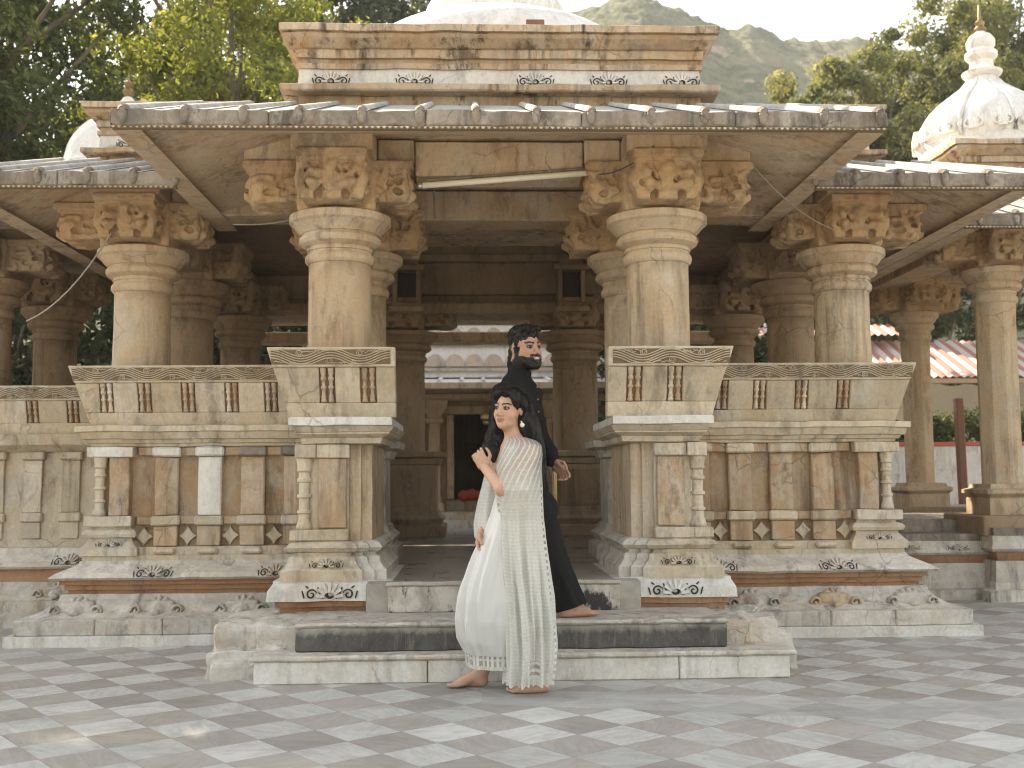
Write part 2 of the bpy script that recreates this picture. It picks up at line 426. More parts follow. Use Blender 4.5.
def baluster(x, y0, y1, z0, z1, parent, mat=None):
    """little turned baluster between (y0,z0) and (y1,z1)"""
    mb = MB(); L = math.hypot(z1 - z0, y1 - y0)
    prof = [(1, 0), (1, .08), (.7, .10), (.95, .16), (.62, .24), (.62, .38), (1, .41), (1, .46), (.62, .49), (.66, .62), (1, .66), (1, .72), (.66, .76), (.95, .86), (1, .9), (1, 1)]
    def T(a, b, t): return (x + a, y0 + (y1 - y0) * t + b, z0 + (z1 - z0) * t)
    mb.T = T; mb.lathe(0, 0, [(r * .019, t) for r, t in prof], mat or M['ochre'], seg=10, tone=random.uniform(.4, .8))
    return mb.build('baluster', parent)
def colonnette(x, y, z0, z1, parent, r=.043):
    mb = MB(); L = z1 - z0
    prof = [(1.25, 0), (1.2, .06), (.85, .14), (.85, .22), (1.1, .235), (1.1, .265), (.82, .28), (.8, .44), (1.12, .455), (1.12, .49), (.8, .505), (.84, .66), (1.1, .675), (1.1, .71), (.9, .73), (.85, .80), (1.15, .83), (1.05, .87), (1.25, .97), (1.25, 1)]
    mb.lathe(x, y, [(a * r, z0 + L * t) for a, t in prof], M['cream'], seg=16, tone=.55)
    return mb.build('colonnette', parent)

def seat_back(part, s, x_in, x_out, yb, zb, zt, lean, recess_x, inner_free, seed, y_slab=.09):
    """slanted back of the stone bench: scroll band over panels with baluster niches. s = side, yb = face at the foot"""
    H = zt - zb
    fy = lambda z: yb - lean * (z - zb) / H           # front face leans out towards the courtyard
    fx = lambda x, z: x + (lean * 1.0 * (z - zb) / H if abs(x - x_out) < 1e-6 else 0)
    mb = MB(sx=s)
    def slanted(x0, x1, z0, z1, w, mat, tone=None, back=.08, bev=.005):
        def fn(a, b, c):
            f = (a - x0) / (x1 - x0); xo = x0 + f * (fx(x1, c) - x0)
            return (xo, fy(c) + b, c)
        mb.box(x0, x1, -w, back, z0, z1, mat, bev, tone, fn)
    zb1, zp1 = zb + .095, zt - .125
    slanted(x_in + .004, x_out - .004, zb1 - .02, zp1 + .02, -.035, M['brown'], .5, back=.12)       # niche ground
    slanted(x_in, x_out, zb, zb1, .0, M['cream'])
    slanted(x_in, x_out, zp1, zt, .012, M['cream'], .6)
    edges = [x_in]
    for c in recess_x: edges += [c - .052, c + .052]
    edges.append(x_out)
    for i in range(0, len(edges), 2):
        if edges[i + 1] - edges[i] > .02:
            slanted(edges[i], edges[i + 1], zb1, zp1, -.001, M['cream'])
    o = mb.rough(.12, .004, 5).build('seat_back', part)
    sb = MB(sx=s); r = random.Random(seed)
    hh = zt - zp1 - .026
    def mp(u, v, w):
        z = zp1 + .013 + v
        return (u, fy(z) - .0135 - w * 1.1, z)
    scroll_band(sb, x_in + .03, x_out + lean * .8, mp, hh, M['cream'], seed)
    sb.build('scroll_band', o)
    for c in recess_x:
        for d in (-.024, .024):
            za, zc = zb1 + .004, zp1 - .004
            baluster(s * (c + d), fy(za) + .012, fy(zc) + .012, za, zc, o, M['ochre'] if random.random() < .6 else M['cream'])
    return o

FLOOR = .51
def front_block(s):
    g = dict(sx=s)
    part = MB(**g)
    # lowest block: brown neck, white carved course
    part.prism((.70, 1.44, 7.06, 8.25), [(.30, -.03), (.345, -.025), (.350, .0), (.385, .0)], M['brown'], mats=[M['brown']] * 3)
    part.prism((.70, 1.44, 7.06, 8.25), [(.385, .005), (.39, .045), (.455, .04), (.50, .012), (.515, .012)], M['white'], tone=.45, sides=(0, 1, 1, 0))
    # sloped course, torus, all stepped back towards the doorway
    base = [(.51, .10), (.575, .10), (.585, .085), (.625, .055), (.655, .05), (.668, .02), (.684, .02), (.692, .05), (.715, .068), (.742, .05), (.756, .015)]
    for i, (xi, yf) in enumerate(((.99, 7.14), (.92, 7.185), (.85, 7.23))):
        part.prism((xi - .003 * i, 1.31 + .003 * i, yf, 8.24 - .004 * i), base, M['grey'] if i else M['cream'], tone=.5 + .1 * i, sides=(1, 1 - .03 * i, 1, 0))
        sh = [(.75 + .001 * i, 0), (1.375 - .001 * i, 0)]
        part.prism((xi, 1.235 + .003 * i, yf + .03, 8.22 - .004 * i), sh, M['tan'] if i else M['cream'], tone=.45 + .1 * i)
    part.box(.985, 1.33, 7.105, 7.3, .757, .828, M['cream'])
    part.box(1.235, 1.36, 7.098, 7.3, .760, .826, M['cream'])
    part.box(1.005, 1.185, 7.135, 7.3, .835, 1.285, M['ochre'], tone=.62)
    part.box(.985, 1.20, 7.115, 7.3, 1.287, 1.372, M['cream'], tone=.6)
    part.box(1.20, 1.33, 7.10, 7.3, 1.286, 1.374, M['cream'])
    part.box(1.19, 1.24, 7.19, 8.2, .84, 1.29, M['tan'])
    # cornice under the bench, corbelled far out over the doorway
    corn = [(1.374, -.02), (1.38, .04), (1.415, .05), (1.42, .06), (1.44, .10), (1.448, .10), (1.455, .11), (1.488, .135)]
    part.prism((.82, 1.27, 7.165, 8.15), corn, M['cream'], tone=.5, sides=(.95, .5, 1, .3))
    part.prism((.715, 1.35, 7.02, 8.17), [(1.489, .0), (1.494, .01), (1.538, .01), (1.545, .0)], M['white'], tone=.5, sides=(1, 1, 1, 0))
    o = part.rough(.1, .006, 5).build('bench_block', PAV)
    colonnette(s * 1.275, 7.165, .828, 1.286, o)
    sb = seat_back(o, s, .685, 1.375, 7.145, 1.546, 1.992, .125, (.86, 1.125), True, 11 + s)
    m = MB(sx=s); motif(m, 1.09, .32, .115, lambda u, v, w: (u, 7.012 + .035 * max(0, (v - .06) / .06) - w, .395 + v), M['white'], seed=3); m.build('carved_motif', o)
    m = MB(sx=s); motif(m, 1.12, .2, .062, lambda u, v, w: (u, 7.052 + v * .5 - w, .588 + v), M['cream'], seed=4); m.build('carved_motif', o)
for s in (-1, 1): front_block(s)

ROS = {}
def rosette(x, y, z, parent, mat, k, sc=1.):
    """worn half flower carved on the coved plinth"""
    if (mat.name, k) not in ROS:
        S = Solid((-.22, -.12, -.02), (.22, .26, .22), .006)
        for i in range(7):          # petals fanning up from the foot
            a = PI * (i + .5) / 7; ca, sa = math.cos(a), math.sin(a); L = .085 + .02 * sa
            S.cap((.035 * ca, .03, .03 + .03 * sa), (L * ca, .06 + .07 * sa, .02 + L * sa), .020, .019, k=.004)
            S.cap((L * ca, .055 + .07 * sa, .02 + L * sa), (1.12 * L * ca, .05 + .07 * sa, .02 + 1.1 * L * sa), .014, .008, k=.004)
        S.ell((0, .01, .03), (.035, .035, .028), k=.004)
        S.box((0, .12, .05), (.12, .08, .055), rad=.03, k=.01)
        for sg in (-1, 1):          # side scrolls
            for t in range(16):
                q = t * .42; rr = .040 - .0021 * t; S.ell((sg * (.142 + rr * math.cos(q)), .045, .045 + rr * math.sin(q)), (.011, .03, .011), k=.006)
        r = None
        V, F = S.mesh()
        D = np.array([noise.noise(Vector(p * 25 + k)) * .007 for p in V]); V = V + D[:, None]
        ROS[(mat.name, k)] = np_mesh('rosette', V, F, [mat], True, {'tone': ('FACE', np.full(len(F), .42))})
    q = bpy.data.objects.new('rosette', ROS[(mat.name, k)]); COL.objects.link(q); q.parent = parent; q.location = Vector((x, y, z)) - WL[parent.name]
    WL[q.name] = Vector((x, y, z)); return q
def side_bay(s):
    x0, x1, Y = 1.30, 3.0, 8.32
    p = MB(sx=s); R = (1.2, 3.0, 8.32, 10.6)
    S = (0, 1, 1, 0)
    p.prism(R, [(0, .455), (.07, .455), (.075, .45)], M['white'], sides=S, tone=.35)
    xb = 1.2
    for w in (.62, .55, .47, .61, .3):      # block course with visible joints
        xe = min(xb + w, 3.405); p.box(xb, xe - .003, 8.32 - .42, 9, .074, .183, M['grey'], .008); xb = xe
        if xe >= 3.405: break
    p.prism((1.2, 3.0, 8.32, 10.6), [(.07, .40), (.183, .40)], M['grey'], sides=(0, 1, .9, 0))
    p.prism(R, [(.183, .41), (.19, .36), (.22, .28), (.26, .215), (.30, .18), (.335, .17)], M['grey'], sides=S, tone=.5)
    p.prism(R, [(.335, .13), (.36, .13), (.363, .15), (.40, .15), (.403, .18), (.44, .18)], M['brown'], sides=S, tone=.45)
    p.prism(R, [(.440, .225), (.458, .245), (.49, .20), (.525, .12), (.545, .08), (.566, .07)], M['grey'], sides=S, tone=.62)
    p.prism(R, [(.566, .06), (.60, .06), (.61, .03), (.664, .03)], M['cream'], sides=S, tone=.45)
    p.prism((1.2, 2.96, 8.36, 10.6), [(.66, 0), (1.41, 0)], M['ochre'], sides=S, tone=.35)
    # corner pier with its own base and colonnette
    p.prism((2.72, 3.0, 8.29, 8.6), [(.604, .07), (.655, .07), (.665, .06), (.715, .02), (.73, .02), (.738, .05), (.762, .06), (.785, .045), (.80, .01), (.815, .01)], M['cream'], sides=(1, 1, 1, 0), tone=.5)
    p.box(2.70, 3.05, 8.235, 8.5, .816, .892, M['cream'], tone=.6)
    p.box(2.735, 2.885, 8.275, 8.5, .893, 1.325, M['ochre'], tone=.55)
    p.box(2.70, 3.04, 8.24, 8.5, 1.326, 1.402, M['cream'] if s > 0 else M['white'], tone=.55)
    unit = .318; k = 0; x = 2.70
    rr = random.Random(5 + s)
    while x > 1.3:
        a = max(x - .145, 1.2)
        # recessed panel between x-.145..x ; pilaster x-.318..x-.145
        b = x - unit
        matp = M['white'] if (s < 0 and k == 1) else M['ochre']
        p.box(max(b, 1.2), a, 8.305, 8.5, .893, 1.325, matp, .004, rr.uniform(.4, .75))
        p.box(max(b, 1.2) + .006, max(b, 1.2) + (a - max(b, 1.2)) * .5, 8.3005, 8.4, .90, 1.318, matp, .003, rr.uniform(.3, .7))
        p.box(max(b - .02, 1.2), a + .02, 8.262, 8.5, 1.33, 1.40, (M['white'] if (s < 0 and k < 2) else M['dark'] if s < 0 else M['cream']), .012, rr.uniform(.4, .7))
        p.box(a + .02, x - .02, 8.30, 8.5, 1.335, 1.40, M['ochre'], .006, rr.uniform(.4, .7))
        p.box(max(b - .02, 1.2), a + .02, 8.265, 8.5, .818, .89, M['cream'], .012, rr.uniform(.3, .7))
        p.box(a + .02, x - .02, 8.30, 8.5, .825, .885, M['ochre'], .006, rr.uniform(.3, .6))
        p.box(max(b, 1.2), a, 8.29, 8.5, .668, .815, M['ochre'], .006, rr.uniform(.45, .75))
        # four-pointed star in the dark niche
        cx, cz, q = (a + x) / 2, .741, .068
        pts = []
        for i in range(32):
            t = 2 * PI * i / 32; c, sn = math.cos(t), math.sin(t)
            pts.append((cx + q * abs(c) ** 2.7 * (1 if c > 0 else -1), cz + q * 1.05 * abs(sn) ** 2.7 * (1 if sn > 0 else -1)))
        f = [p.vert(u, 8.315, v) for u, v in pts]; bk = [p.vert(u, 8.36, v) for u, v in pts]
        p.face(f, M['cream'], .4)
        for i in range(32): p.face([f[i], f[(i + 1) % 32], bk[(i + 1) % 32], bk[i]], M['cream'], .4)
        # little brackets under the niches
        p.box(max(b, 1.2) + .01, a - .01, 8.245, 8.4, .612, .655, M['cream'], .015, rr.uniform(.4, .7))
        x = b; k += 1
    corn = [(1.402, .03), (1.406, .04), (1.425, .045), (1.43, .065), (1.455, .075), (1.46, .10), (1.51, .115)]
    p.prism((1.2, 2.98, 8.32, 9.3), corn, M['cream'], sides=S, tone=.45)
    p.prism((1.2, 2.98, 8.32, 9.3), [(1.511, .125), (1.515, .135), (1.553, .135), (1.558, .125)], M['cream'], sides=S, tone=.62)
    o = p.rough(.11, .007, 5).build('bench_wall', PAV)
    colonnette(s * 2.955, 8.30, .893, 1.326, o, .04)
    seat_back(o, s, 1.25, 3.03, 8.285, 1.559, 1.997, .13, (1.40, 1.69, 1.98, 2.30, 2.62, 2.90)[0:6] if s < 0 else (1.40, 1.69, 1.98, 2.30, 2.62), False, 21 + s)
    for j, (cx, w) in enumerate(((1.62, .24), (2.50, .26))):
        m = MB(sx=s); motif(m, cx, w, .095, lambda u, v, w2: (u, 8.08 + 1.15 * max(0, v - .01) - w2, .452 + v), M['grey'], seed=7 + j); m.build('carved_motif', o)
    m = MB(sx=s); motif(m, 2.86, .18, .05, lambda u, v, w2: (u, 8.225 + .6 * v - w2, .668 + v), M['cream'], seed=9); m.build('carved_motif', o)
    for j, cx in enumerate((1.85, 2.45, 3.02)):      # half-rosettes on the coved plinth
        rosette(s * cx, 8.0, .185, o, M['tan'] if (j == 1 and s > 0) else M['grey'], j)
for s in (-1, 1): side_bay(s)

# ---- columns
CAPZ = 2.942
def bracket_mesh():
    S = Solid((-.68, -.68, 2.90), (.68, .68, 3.32), .0085)
    S.box((0, 0, 3.115), (.26, .26, .175), rad=.02, k=.01)
    r = random.Random(3)
    for q in range(4):
        Rm = rot('Z', 90 * q); tr = lambda x, y, z: tuple(Rm @ np.array((x, y, z)))
        L = (.50, .52, .62, .52)[q]
        w = .205
        S.box(tr(L * .5, 0, 3.13 if q % 2 == 0 else 3.113), (L * .42, w, .12 if q % 2 == 0 else .15), R=Rm, rad=.02, k=.006)
        S.box(tr(L * .5, 0, 3.262), (L * .5 + .01, w + .025, .028), R=Rm, rad=.006, k=.003)
        S.box(tr(L * .5, 0, 3.222), (L * .5 - .012, w + .010, .012), R=Rm, rad=.004, k=.003)
        for sg in (-1, 1):
            S.box(tr(L * .40, sg * w, 3.10), (.022, .022, .12), R=Rm, rad=.006, k=.004); S.box(tr(L * .90, sg * (w - .015), 3.13), (.02, .022, .085), R=Rm, rad=.006, k=.004)
        S.cap(tr(L * .80, -w * .8, 3.10), tr(L * .80, w * .8, 3.10), .09, k=.04)
        # crouching bearer on the end of the arm
        e = L * .93
        S.ell(tr(e, 0, 3.175), (.045, .05, .058), R=Rm, k=.015)
        S.ell(tr(e - .01, 0, 3.09), (.05, .07, .07), R=Rm, k=.02)
        for sg in (-1, 1):
            S.chain([tr(e - .01, sg * .07, 3.13), tr(e + .02, sg * .145, 3.13), tr(e - .01, sg * .16, 3.21)], [.03, .026, .022], k=.012)
            S.chain([tr(e, sg * .05, 3.05), tr(e + .03, sg * .13, 3.06), tr(e - .03, sg * .10, 3.005)], [.036, .032, .028], k=.012)
            S.ell(tr(e - .03, sg * .09, 2.995), (.05, .03, .04), R=Rm, k=.01, op='sub')
            # foliage and limbs on the flanks of the arm
            for i in range(9):
                x = r.uniform(.28, L * .85); z = r.uniform(3.02, 3.19); a = r.uniform(0, PI)
                S.cap(tr(x, sg * (w + .008), z), tr(x + .09 * math.cos(a), sg * (w + .014), z + .07 * math.sin(a)), .024, .015, k=.004)
            for i in range(6):
                x = r.uniform(.30, L * .85); z = r.uniform(3.0, 3.18)
                S.ell(tr(x, sg * (w + .022), z), (.030, .035, .024), R=Rm, k=.004, op='sub')
            for i in range(3):
                yy = sg * r.uniform(.03, w - .03); z = r.uniform(3.03, 3.19)
                S.ell(tr(L * .95, yy, z), (.03, .022, .026), R=Rm, k=.004, op='sub'); S.cap(tr(L * .93, yy, z + .03), tr(L * .94, yy + .04, z - .02), .018, .013, k=.004)
    V, F = S.mesh()
    D = np.array([noise.noise(Vector(p * 11)) * .010 + noise.noise(Vector(p * 28)) * .009 for p in V])
    n = V - np.array([0, 0, 3.1]); n /= np.linalg.norm(n, axis=1)[:, None]
    keep = (V[:, 2] < 3.27)[:, None]
    return np_mesh('bracket', V + n * D[:, None] * keep, F, [M['carve']], True, {'tone': ('FACE', np.full(len(F), .5))})
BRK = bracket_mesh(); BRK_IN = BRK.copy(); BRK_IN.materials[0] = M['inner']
def column_meshes(r=.213, z0=.5, dark=False, base=False, top=CAPZ):
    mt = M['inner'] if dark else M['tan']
    k = r / .213; zt = top
    m = MB()
    prof = [(r, z0)]
    for i in range(15): prof.append((r, z0 + .02 + (zt - .325 - z0 - .02) * i / 14))
    m.lathe(0, 0, prof, mt, 48, .5, not base, 0, lambda z: (8 if base else 16, max(0, min(1, ((2.72 if base else 2.30) - z) / .1)) * (1 if base else .9)))
    if base:
        m.prism((-.25, .25, -.25, .25), [(z0, .0), (z0 + .15, .0), (z0 + .16, -.01), (z0 + .20, .03), (z0 + .235, .03), (z0 + .25, -.02), (z0 + .29, -.03)], mt, tone=.4)
    shaft = m
    c = MB()
    cp = [(.205, -.34), (.222, -.334), (.234, -.320), (.239, -.300), (.236, -.280), (.226, -.266), (.218, -.262), (.217, -.250), (.228, -.246), (.228, -.236), (.222, -.232), (.224, -.222), (.252, -.212), (.274, -.196), (.282, -.177), (.278, -.155), (.262, -.138), (.258, -.132), (.272, -.128), (.276, -.122), (.300, -.098), (.322, -.068), (.328, -.062), (.340, -.058), (.346, -.052), (.346, -.006), (.338, 0)]
    c.lathe(0, 0, [(a * k, zt + b) for a, b in cp], mt, 48, .55)
    return shaft, c
CM = {}
def column(x, y, parent=PAV, dark=False, r=.213, z0=.5, base=False, lift=0., pl=PAVL, bscale=1., rotz=0):
    key = (dark, r, z0, base, lift)
    L = (x, y, 0)
    if key not in CM:
        a, b = column_meshes(r, z0, dark, base, CAPZ + lift)
        o = a.build('column', parent, None); c = b.build('capital', o, None)
        # meshes were built about the origin: undo the parent's offset
        o.data.transform(Matrix.Translation(pl)); c.data.transform(Matrix.Translation(pl)); CM[key] = (o.data, c.data)
        o.location = Vector(L) - pl
    else:
        o = bpy.data.objects.new('column', CM[key][0]); COL.objects.link(o); o.parent = parent; o.location = Vector(L) - pl
        c = bpy.data.objects.new('capital', CM[key][1]); COL.objects.link(c); c.parent = o
    b = bpy.data.objects.new('bracket', BRK_IN if dark else BRK); COL.objects.link(b); b.parent = o; b.location = (0, 0, lift)
    b.rotation_euler = (0, 0, rotz)
    WL[o.name] = Vector(L)
    return o
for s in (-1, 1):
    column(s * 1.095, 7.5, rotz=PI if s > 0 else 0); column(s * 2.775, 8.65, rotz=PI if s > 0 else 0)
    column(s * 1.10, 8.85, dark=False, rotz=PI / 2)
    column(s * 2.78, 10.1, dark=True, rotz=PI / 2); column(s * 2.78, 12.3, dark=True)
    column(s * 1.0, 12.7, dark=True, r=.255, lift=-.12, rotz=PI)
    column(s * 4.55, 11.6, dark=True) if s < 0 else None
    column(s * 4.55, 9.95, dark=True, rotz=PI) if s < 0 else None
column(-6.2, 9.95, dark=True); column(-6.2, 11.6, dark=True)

# pedestals of the inner columns
def pedestal(x, y, w, mt):
    m = MB()
    m.prism((x - w, x + w, y - w, y + w), [(FLOOR, .10), (.62, .10), (.64, .05), (.70, .08), (.74, .03), (.78, .02), (.79, 0), (1.30, 0), (1.31, .03), (1.37, .05), (1.39, .11), (1.44, .12), (1.45, .0)], mt)
    m.box(x - w * .55, x + w * .55, y - w - .02, y, .84, 1.25, mt, .004)
    m.rough(.12, .005, 5).build('pedestal', PAV)
for s in (-1, 1):
    pedestal(s * 1.12, 9.0, .24, M['grey']); pedestal(s * 1.0, 12.7, .40, M['inner'])
    pedestal(s * 2.78, 12.3, .3, M['inner'])
    m = MB(sx=s); m.box(.95, 1.3, 8.2, 8.78, .5, 1.38, M['tan']); m.box(1.25, 2.6, 12.45, 12.95, .5, 1.35, M['inner']); m.box(1.2, 2.6, 12.3, 13.0, 1.352, 1.45, M['inner']); m.build('bench_wall', PAV)

# ---- beams and stubs over the brackets
Z0, Z1 = 3.205, 3.445
def beam(x0, x1, y0, y1, z0=Z0, z1=Z1, mt=None, tone=None):
    m = MB(); m.box(x0, x1, y0, y1, z0, z1, mt or M['tan'], .008, tone); m.rough(.15, .005, 4).build('beam', PAV)
beam(-.575, .575, 7.36, 7.66)
for s in (-1, 1):
    a, b = sorted((s * 1.36, s * .83)); beam(a, b, 7.0, 7.98, 3.283, 3.435)
    a, b = sorted((s * 1.72, s * 1.363)); beam(a, b, 7.3, 7.72, 3.295, 3.462)
    a, b = sorted((s * .827, s * .58)); beam(a, b, 7.33, 7.70, 3.285, 3.45)
    a, b = sorted((s * 1.25, s * .95)); beam(a, b, 7.99, 8.45, mt=M['tan'])
    a, b = sorted((s * 2.25, s * 1.3)); beam(a, b, 8.5, 8.82)
    a, b = sorted((s * 3.03, s * 2.52)); beam(a, b, 8.15, 9.1, 3.285, 3.43)
    a, b = sorted((s * 3.4, s * 3.034)); beam(a, b, 8.45, 8.85, 3.295, 3.44)
    a, b = sorted((s * 2.516, s * 2.254)); beam(a, b, 8.47, 8.86, 3.287, 3.44)
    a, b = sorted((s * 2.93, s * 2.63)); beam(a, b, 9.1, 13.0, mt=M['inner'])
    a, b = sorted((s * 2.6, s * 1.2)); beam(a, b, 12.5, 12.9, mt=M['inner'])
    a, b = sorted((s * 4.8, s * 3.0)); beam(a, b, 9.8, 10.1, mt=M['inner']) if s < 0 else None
beam(-1.35, 1.35, 8.66, 9.0, mt=M['tan'], tone=.3)
# inner hall: stepped courses over the far columns, with little niche shrines
m = MB()
for z0, z1, y0, t in ((3.02, 3.14, 12.42, .75), (3.145, 3.25, 12.55, .2), (3.252, 3.62, 12.48, .45), (3.622, 3.70, 12.38, .6), (3.702, 3.98, 12.45, .4), (3.982, 4.055, 12.3, .6)):
    m.box(-2.9, 2.9, y0, 13.0, z0, z1, M['inner'], .01, t)
m.box(-2.9, 2.9, 13.3, 13.6, 2.80, 2.93, M['tan'], .01, .5); m.box(-2.9, 2.9, 13.02, 13.25, 3.0, 3.085, M['cream'], .008, .5)
m.rough(.2, .01, 3).build('inner_lintel', PAV)
for s in (-1, 1):
    m = MB(); c = s * .92
    m.box(c - .19, c + .19, 12.05, 12.4, 2.99, 3.05, M['inner']); m.box(c - .16, c + .16, 12.1, 12.4, 3.051, 3.10, M['inner'])
    for d in (-1, 1): m.box(c + d * .13 - .025, c + d * .13 + .025, 12.1, 12.4, 3.101, 3.46, M['inner'])
    m.box(c - .10, c + .10, 12.25, 12.4, 3.102, 3.46, M['groove']); m.box(c - .2, c + .2, 12.05, 12.4, 3.461, 3.52, M['inner'])
    m.prism((c - .14, c + .14, 12.12, 12.4), [(3.521, 0), (3.60, -.02), (3.66, -.07), (3.70, -.12)], M['inner'])
    m.build('niche', PAV)

# ---- ceilings, eaves, roofs
m = MB()
m.box(-1.36, 1.36, 7.28, 9.0, 3.463, 3.52, M['tan'], tone=.4)
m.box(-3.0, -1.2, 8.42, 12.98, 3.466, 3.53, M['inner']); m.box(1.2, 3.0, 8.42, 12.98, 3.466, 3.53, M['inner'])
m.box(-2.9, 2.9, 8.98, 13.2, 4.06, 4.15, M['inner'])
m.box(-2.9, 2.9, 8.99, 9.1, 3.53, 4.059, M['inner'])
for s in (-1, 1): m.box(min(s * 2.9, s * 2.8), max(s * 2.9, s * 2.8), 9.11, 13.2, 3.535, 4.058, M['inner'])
m.build('ceiling', PAV)
def hip_soffit(mb, o, i, zo, zi, mat, sides='lrf'):
    (a, b, c, d), (e, f, g, h) = o, i
    if 'f' in sides: mb.poly([(a, c, zo), (b, c, zo), (f, g, zi), (e, g, zi)], mat, .5)
    if 'l' in sides: mb.poly([(a, d, zo), (a, c, zo), (e, g, zi), (e, h, zi)], mat, .45)
    if 'r' in sides: mb.poly([(b, c, zo), (b, d, zo), (f, h, zi), (f, g, zi)], mat, .55)
def eave(name, xa, xb, yf, yb, zs, zt, ridge_y, ridge_z, inner, zi, sides, ribs, end_l, end_r, PAV=PAV):
    m = MB()
    o = (xa, xb, yf, yb)
    hip_soffit(m, (xa + .05, xb - .05, yf + .05, yb), inner, zs, zi, M['tan'], sides)
    # flat border strip round the soffit edge
    hip_soffit(m, (xa, xb, yf, yb), (xa + (.16 if 'l' in sides else 0), xb - (.16 if 'r' in sides else 0), yf + .05, yb), zs - .012, zs - .010, M['tan'], sides)
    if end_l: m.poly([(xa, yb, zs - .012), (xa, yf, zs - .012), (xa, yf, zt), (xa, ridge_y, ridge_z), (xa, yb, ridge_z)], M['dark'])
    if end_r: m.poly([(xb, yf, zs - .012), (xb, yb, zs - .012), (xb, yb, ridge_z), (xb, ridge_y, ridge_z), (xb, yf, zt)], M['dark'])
    m.poly([(xa, yf, zt), (xb, yf, zt), (xb, ridge_y, ridge_z), (xa, ridge_y, ridge_z)], M['roof'])
    m.poly([(xa, ridge_y, ridge_z), (xb, ridge_y, ridge_z), (xb, yb, ridge_z), (xa, yb, ridge_z)], M['roof'])
    part = m.build('eave', PAV)
    f = MB(); n = max(1, round((xb - xa) / .9)); w = (xb - xa) / n
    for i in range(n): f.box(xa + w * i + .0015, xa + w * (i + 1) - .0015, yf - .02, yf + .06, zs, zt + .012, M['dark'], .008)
    f.rough(.06, .013, 8).build('fascia', part)
    d = MB(); n = int((xb - xa) / .034)
    for i in range(n):
        x = xa + (i + .5) * .034; d.poly([(x - .015, yf - .006, zs - .001), (x + .015, yf - .006, zs - .001), (x, yf - .004, zs - .016)], M['cream'], random.uniform(.3, .7))
    d.box(xa, xb, yf + .0, yf + .05, zs - .014, zs - .002, M['cut'], .003)
    d.build('dentil_band', part)
    dy, dz = ridge_y - yf, ridge_z - zt; L = math.hypot(dy, dz); ny, nz_ = -dz / L, dy / L
    jr = random.Random(int(abs(xa) * 100))
    for x in ribs:
        x += jr.uniform(-.018, .018); r = MB(); pr = None
        for t, rad in ((-.006, .020), (.0, .030), (.03, .030), (1.0, .024)):
            ring = []
            for k in range(9):
                a = PI * k / 8; h = math.sin(a) * rad * 1.0
                ring.append(r.vert(x + math.cos(a) * rad, yf - .03 + (dy + .03) * t + ny * h, zt + .005 + dz * t + nz_ * h))
            if pr:
                for k in range(8): r.face([pr[k], pr[k + 1], ring[k + 1], ring[k]], M['roof'] if t > .03 else M['dark'], .5, True)
            else: r.face(ring, M['dark'], .5)
            pr = ring
        # drop-shaped end hanging on the fascia
        j0 = len(r.v)
        r.lathe(0, 0, [(.012, 0), (.034, .02), (.044, .045), (.046, .065), (.034, .085), (.01, .095)], M['dark'], 12, .55)
        for j in range(j0, len(r.v)):
            a = r.v[j]; r.v[j] = (x + a[0] * .60, yf - .024 + a[1] * .6, zs + .002 + a[2])
        r.build('roof_rib', part)
    return part
eave('porch', -2.28, 2.28, 6.3, 9.0, 3.205, 3.285, 8.1, 3.955, (-1.36, 1.36, 7.3, 9.0), 3.464, 'lrf', [-2.2 + .34 * i for i in range(14)], True, True)
for s in (-1, 1):
    xa, xb = sorted((s * 3.78, s * 2.2))
    inn = (xa + .8, xb, 8.42, 12) if s < 0 else (xa, xb - .8, 8.42, 12)
    eave('side', xa, xb, 7.42, 12.6, 3.15, 3.235, 9.45, 3.915, inn, 3.468, 'lf' if s < 0 else 'rf', [s * (2.18 + .31 * i) for i in range(6)], s < 0, s > 0)

# ---- attics and domes
def attic(rect, zb, zt, PAV=PAV):
    p = MB(); h = zt - zb; q = lambda f: zb + f * h
    p.prism(rect, [(zb - .5, .0), (zb, .0)], M['attic'], tone=.4)
    p.prism(rect, [(q(0), .12), (q(.02), .13), (q(.10), .13), (q(.11), .12), (q(.14), .03)], M['attic'], tone=.5)
    p.prism(rect, [(q(.14), .01), (q(.40), .0)], M['white'], tone=.35)
    p.prism(rect, [(q(.40), .02), (q(.48), .02), (q(.49), .0), (q(.55), .0), (q(.56), .025), (q(.68), .03), (q(.69), .055), (q(.80), .11), (q(.85), .12), (q(.86), .10), (q(.88), .10), (q(.885), .135), (q(.985), .135), (q(1), .12)], M['attic'], tones=[.5, .5, .35, .35, .5, .45, .4, .4, .5, .5, .4, .6, .6], mats=[M['attic']] * 2 + [M['ochre']] * 2 + [M['attic']] * 3 + [M['ochre']] + [M['attic']] * 2 + [M['attic']] * 3)
    o = p.rough(.15, .010, 5).build('attic', PAV)
    return o
a = attic((-1.49, 1.56, 8.15, 11.2), 4.04, 4.56)
for i, cx in enumerate((-1.25, -.62, .30, .86, 1.42)):
    m = MB(); motif(m, cx, .26, .11, lambda u, v, w: (u, 8.142 - w, 4.12 + v), M['white'], seed=i); m.build('carved_motif', a)
for s in (-1, 1):
    a = attic((2.3, 3.52, 9.95, 12.2) if s > 0 else (-3.58, -2.3, 9.95, 12.2), 4.10, 4.58)
    m = MB(); motif(m, s * 3.3, .24, .1, lambda u, v, w: (u, 9.942 - w, 4.18 + v), M['white'], seed=8); m.build('carved_motif', a)
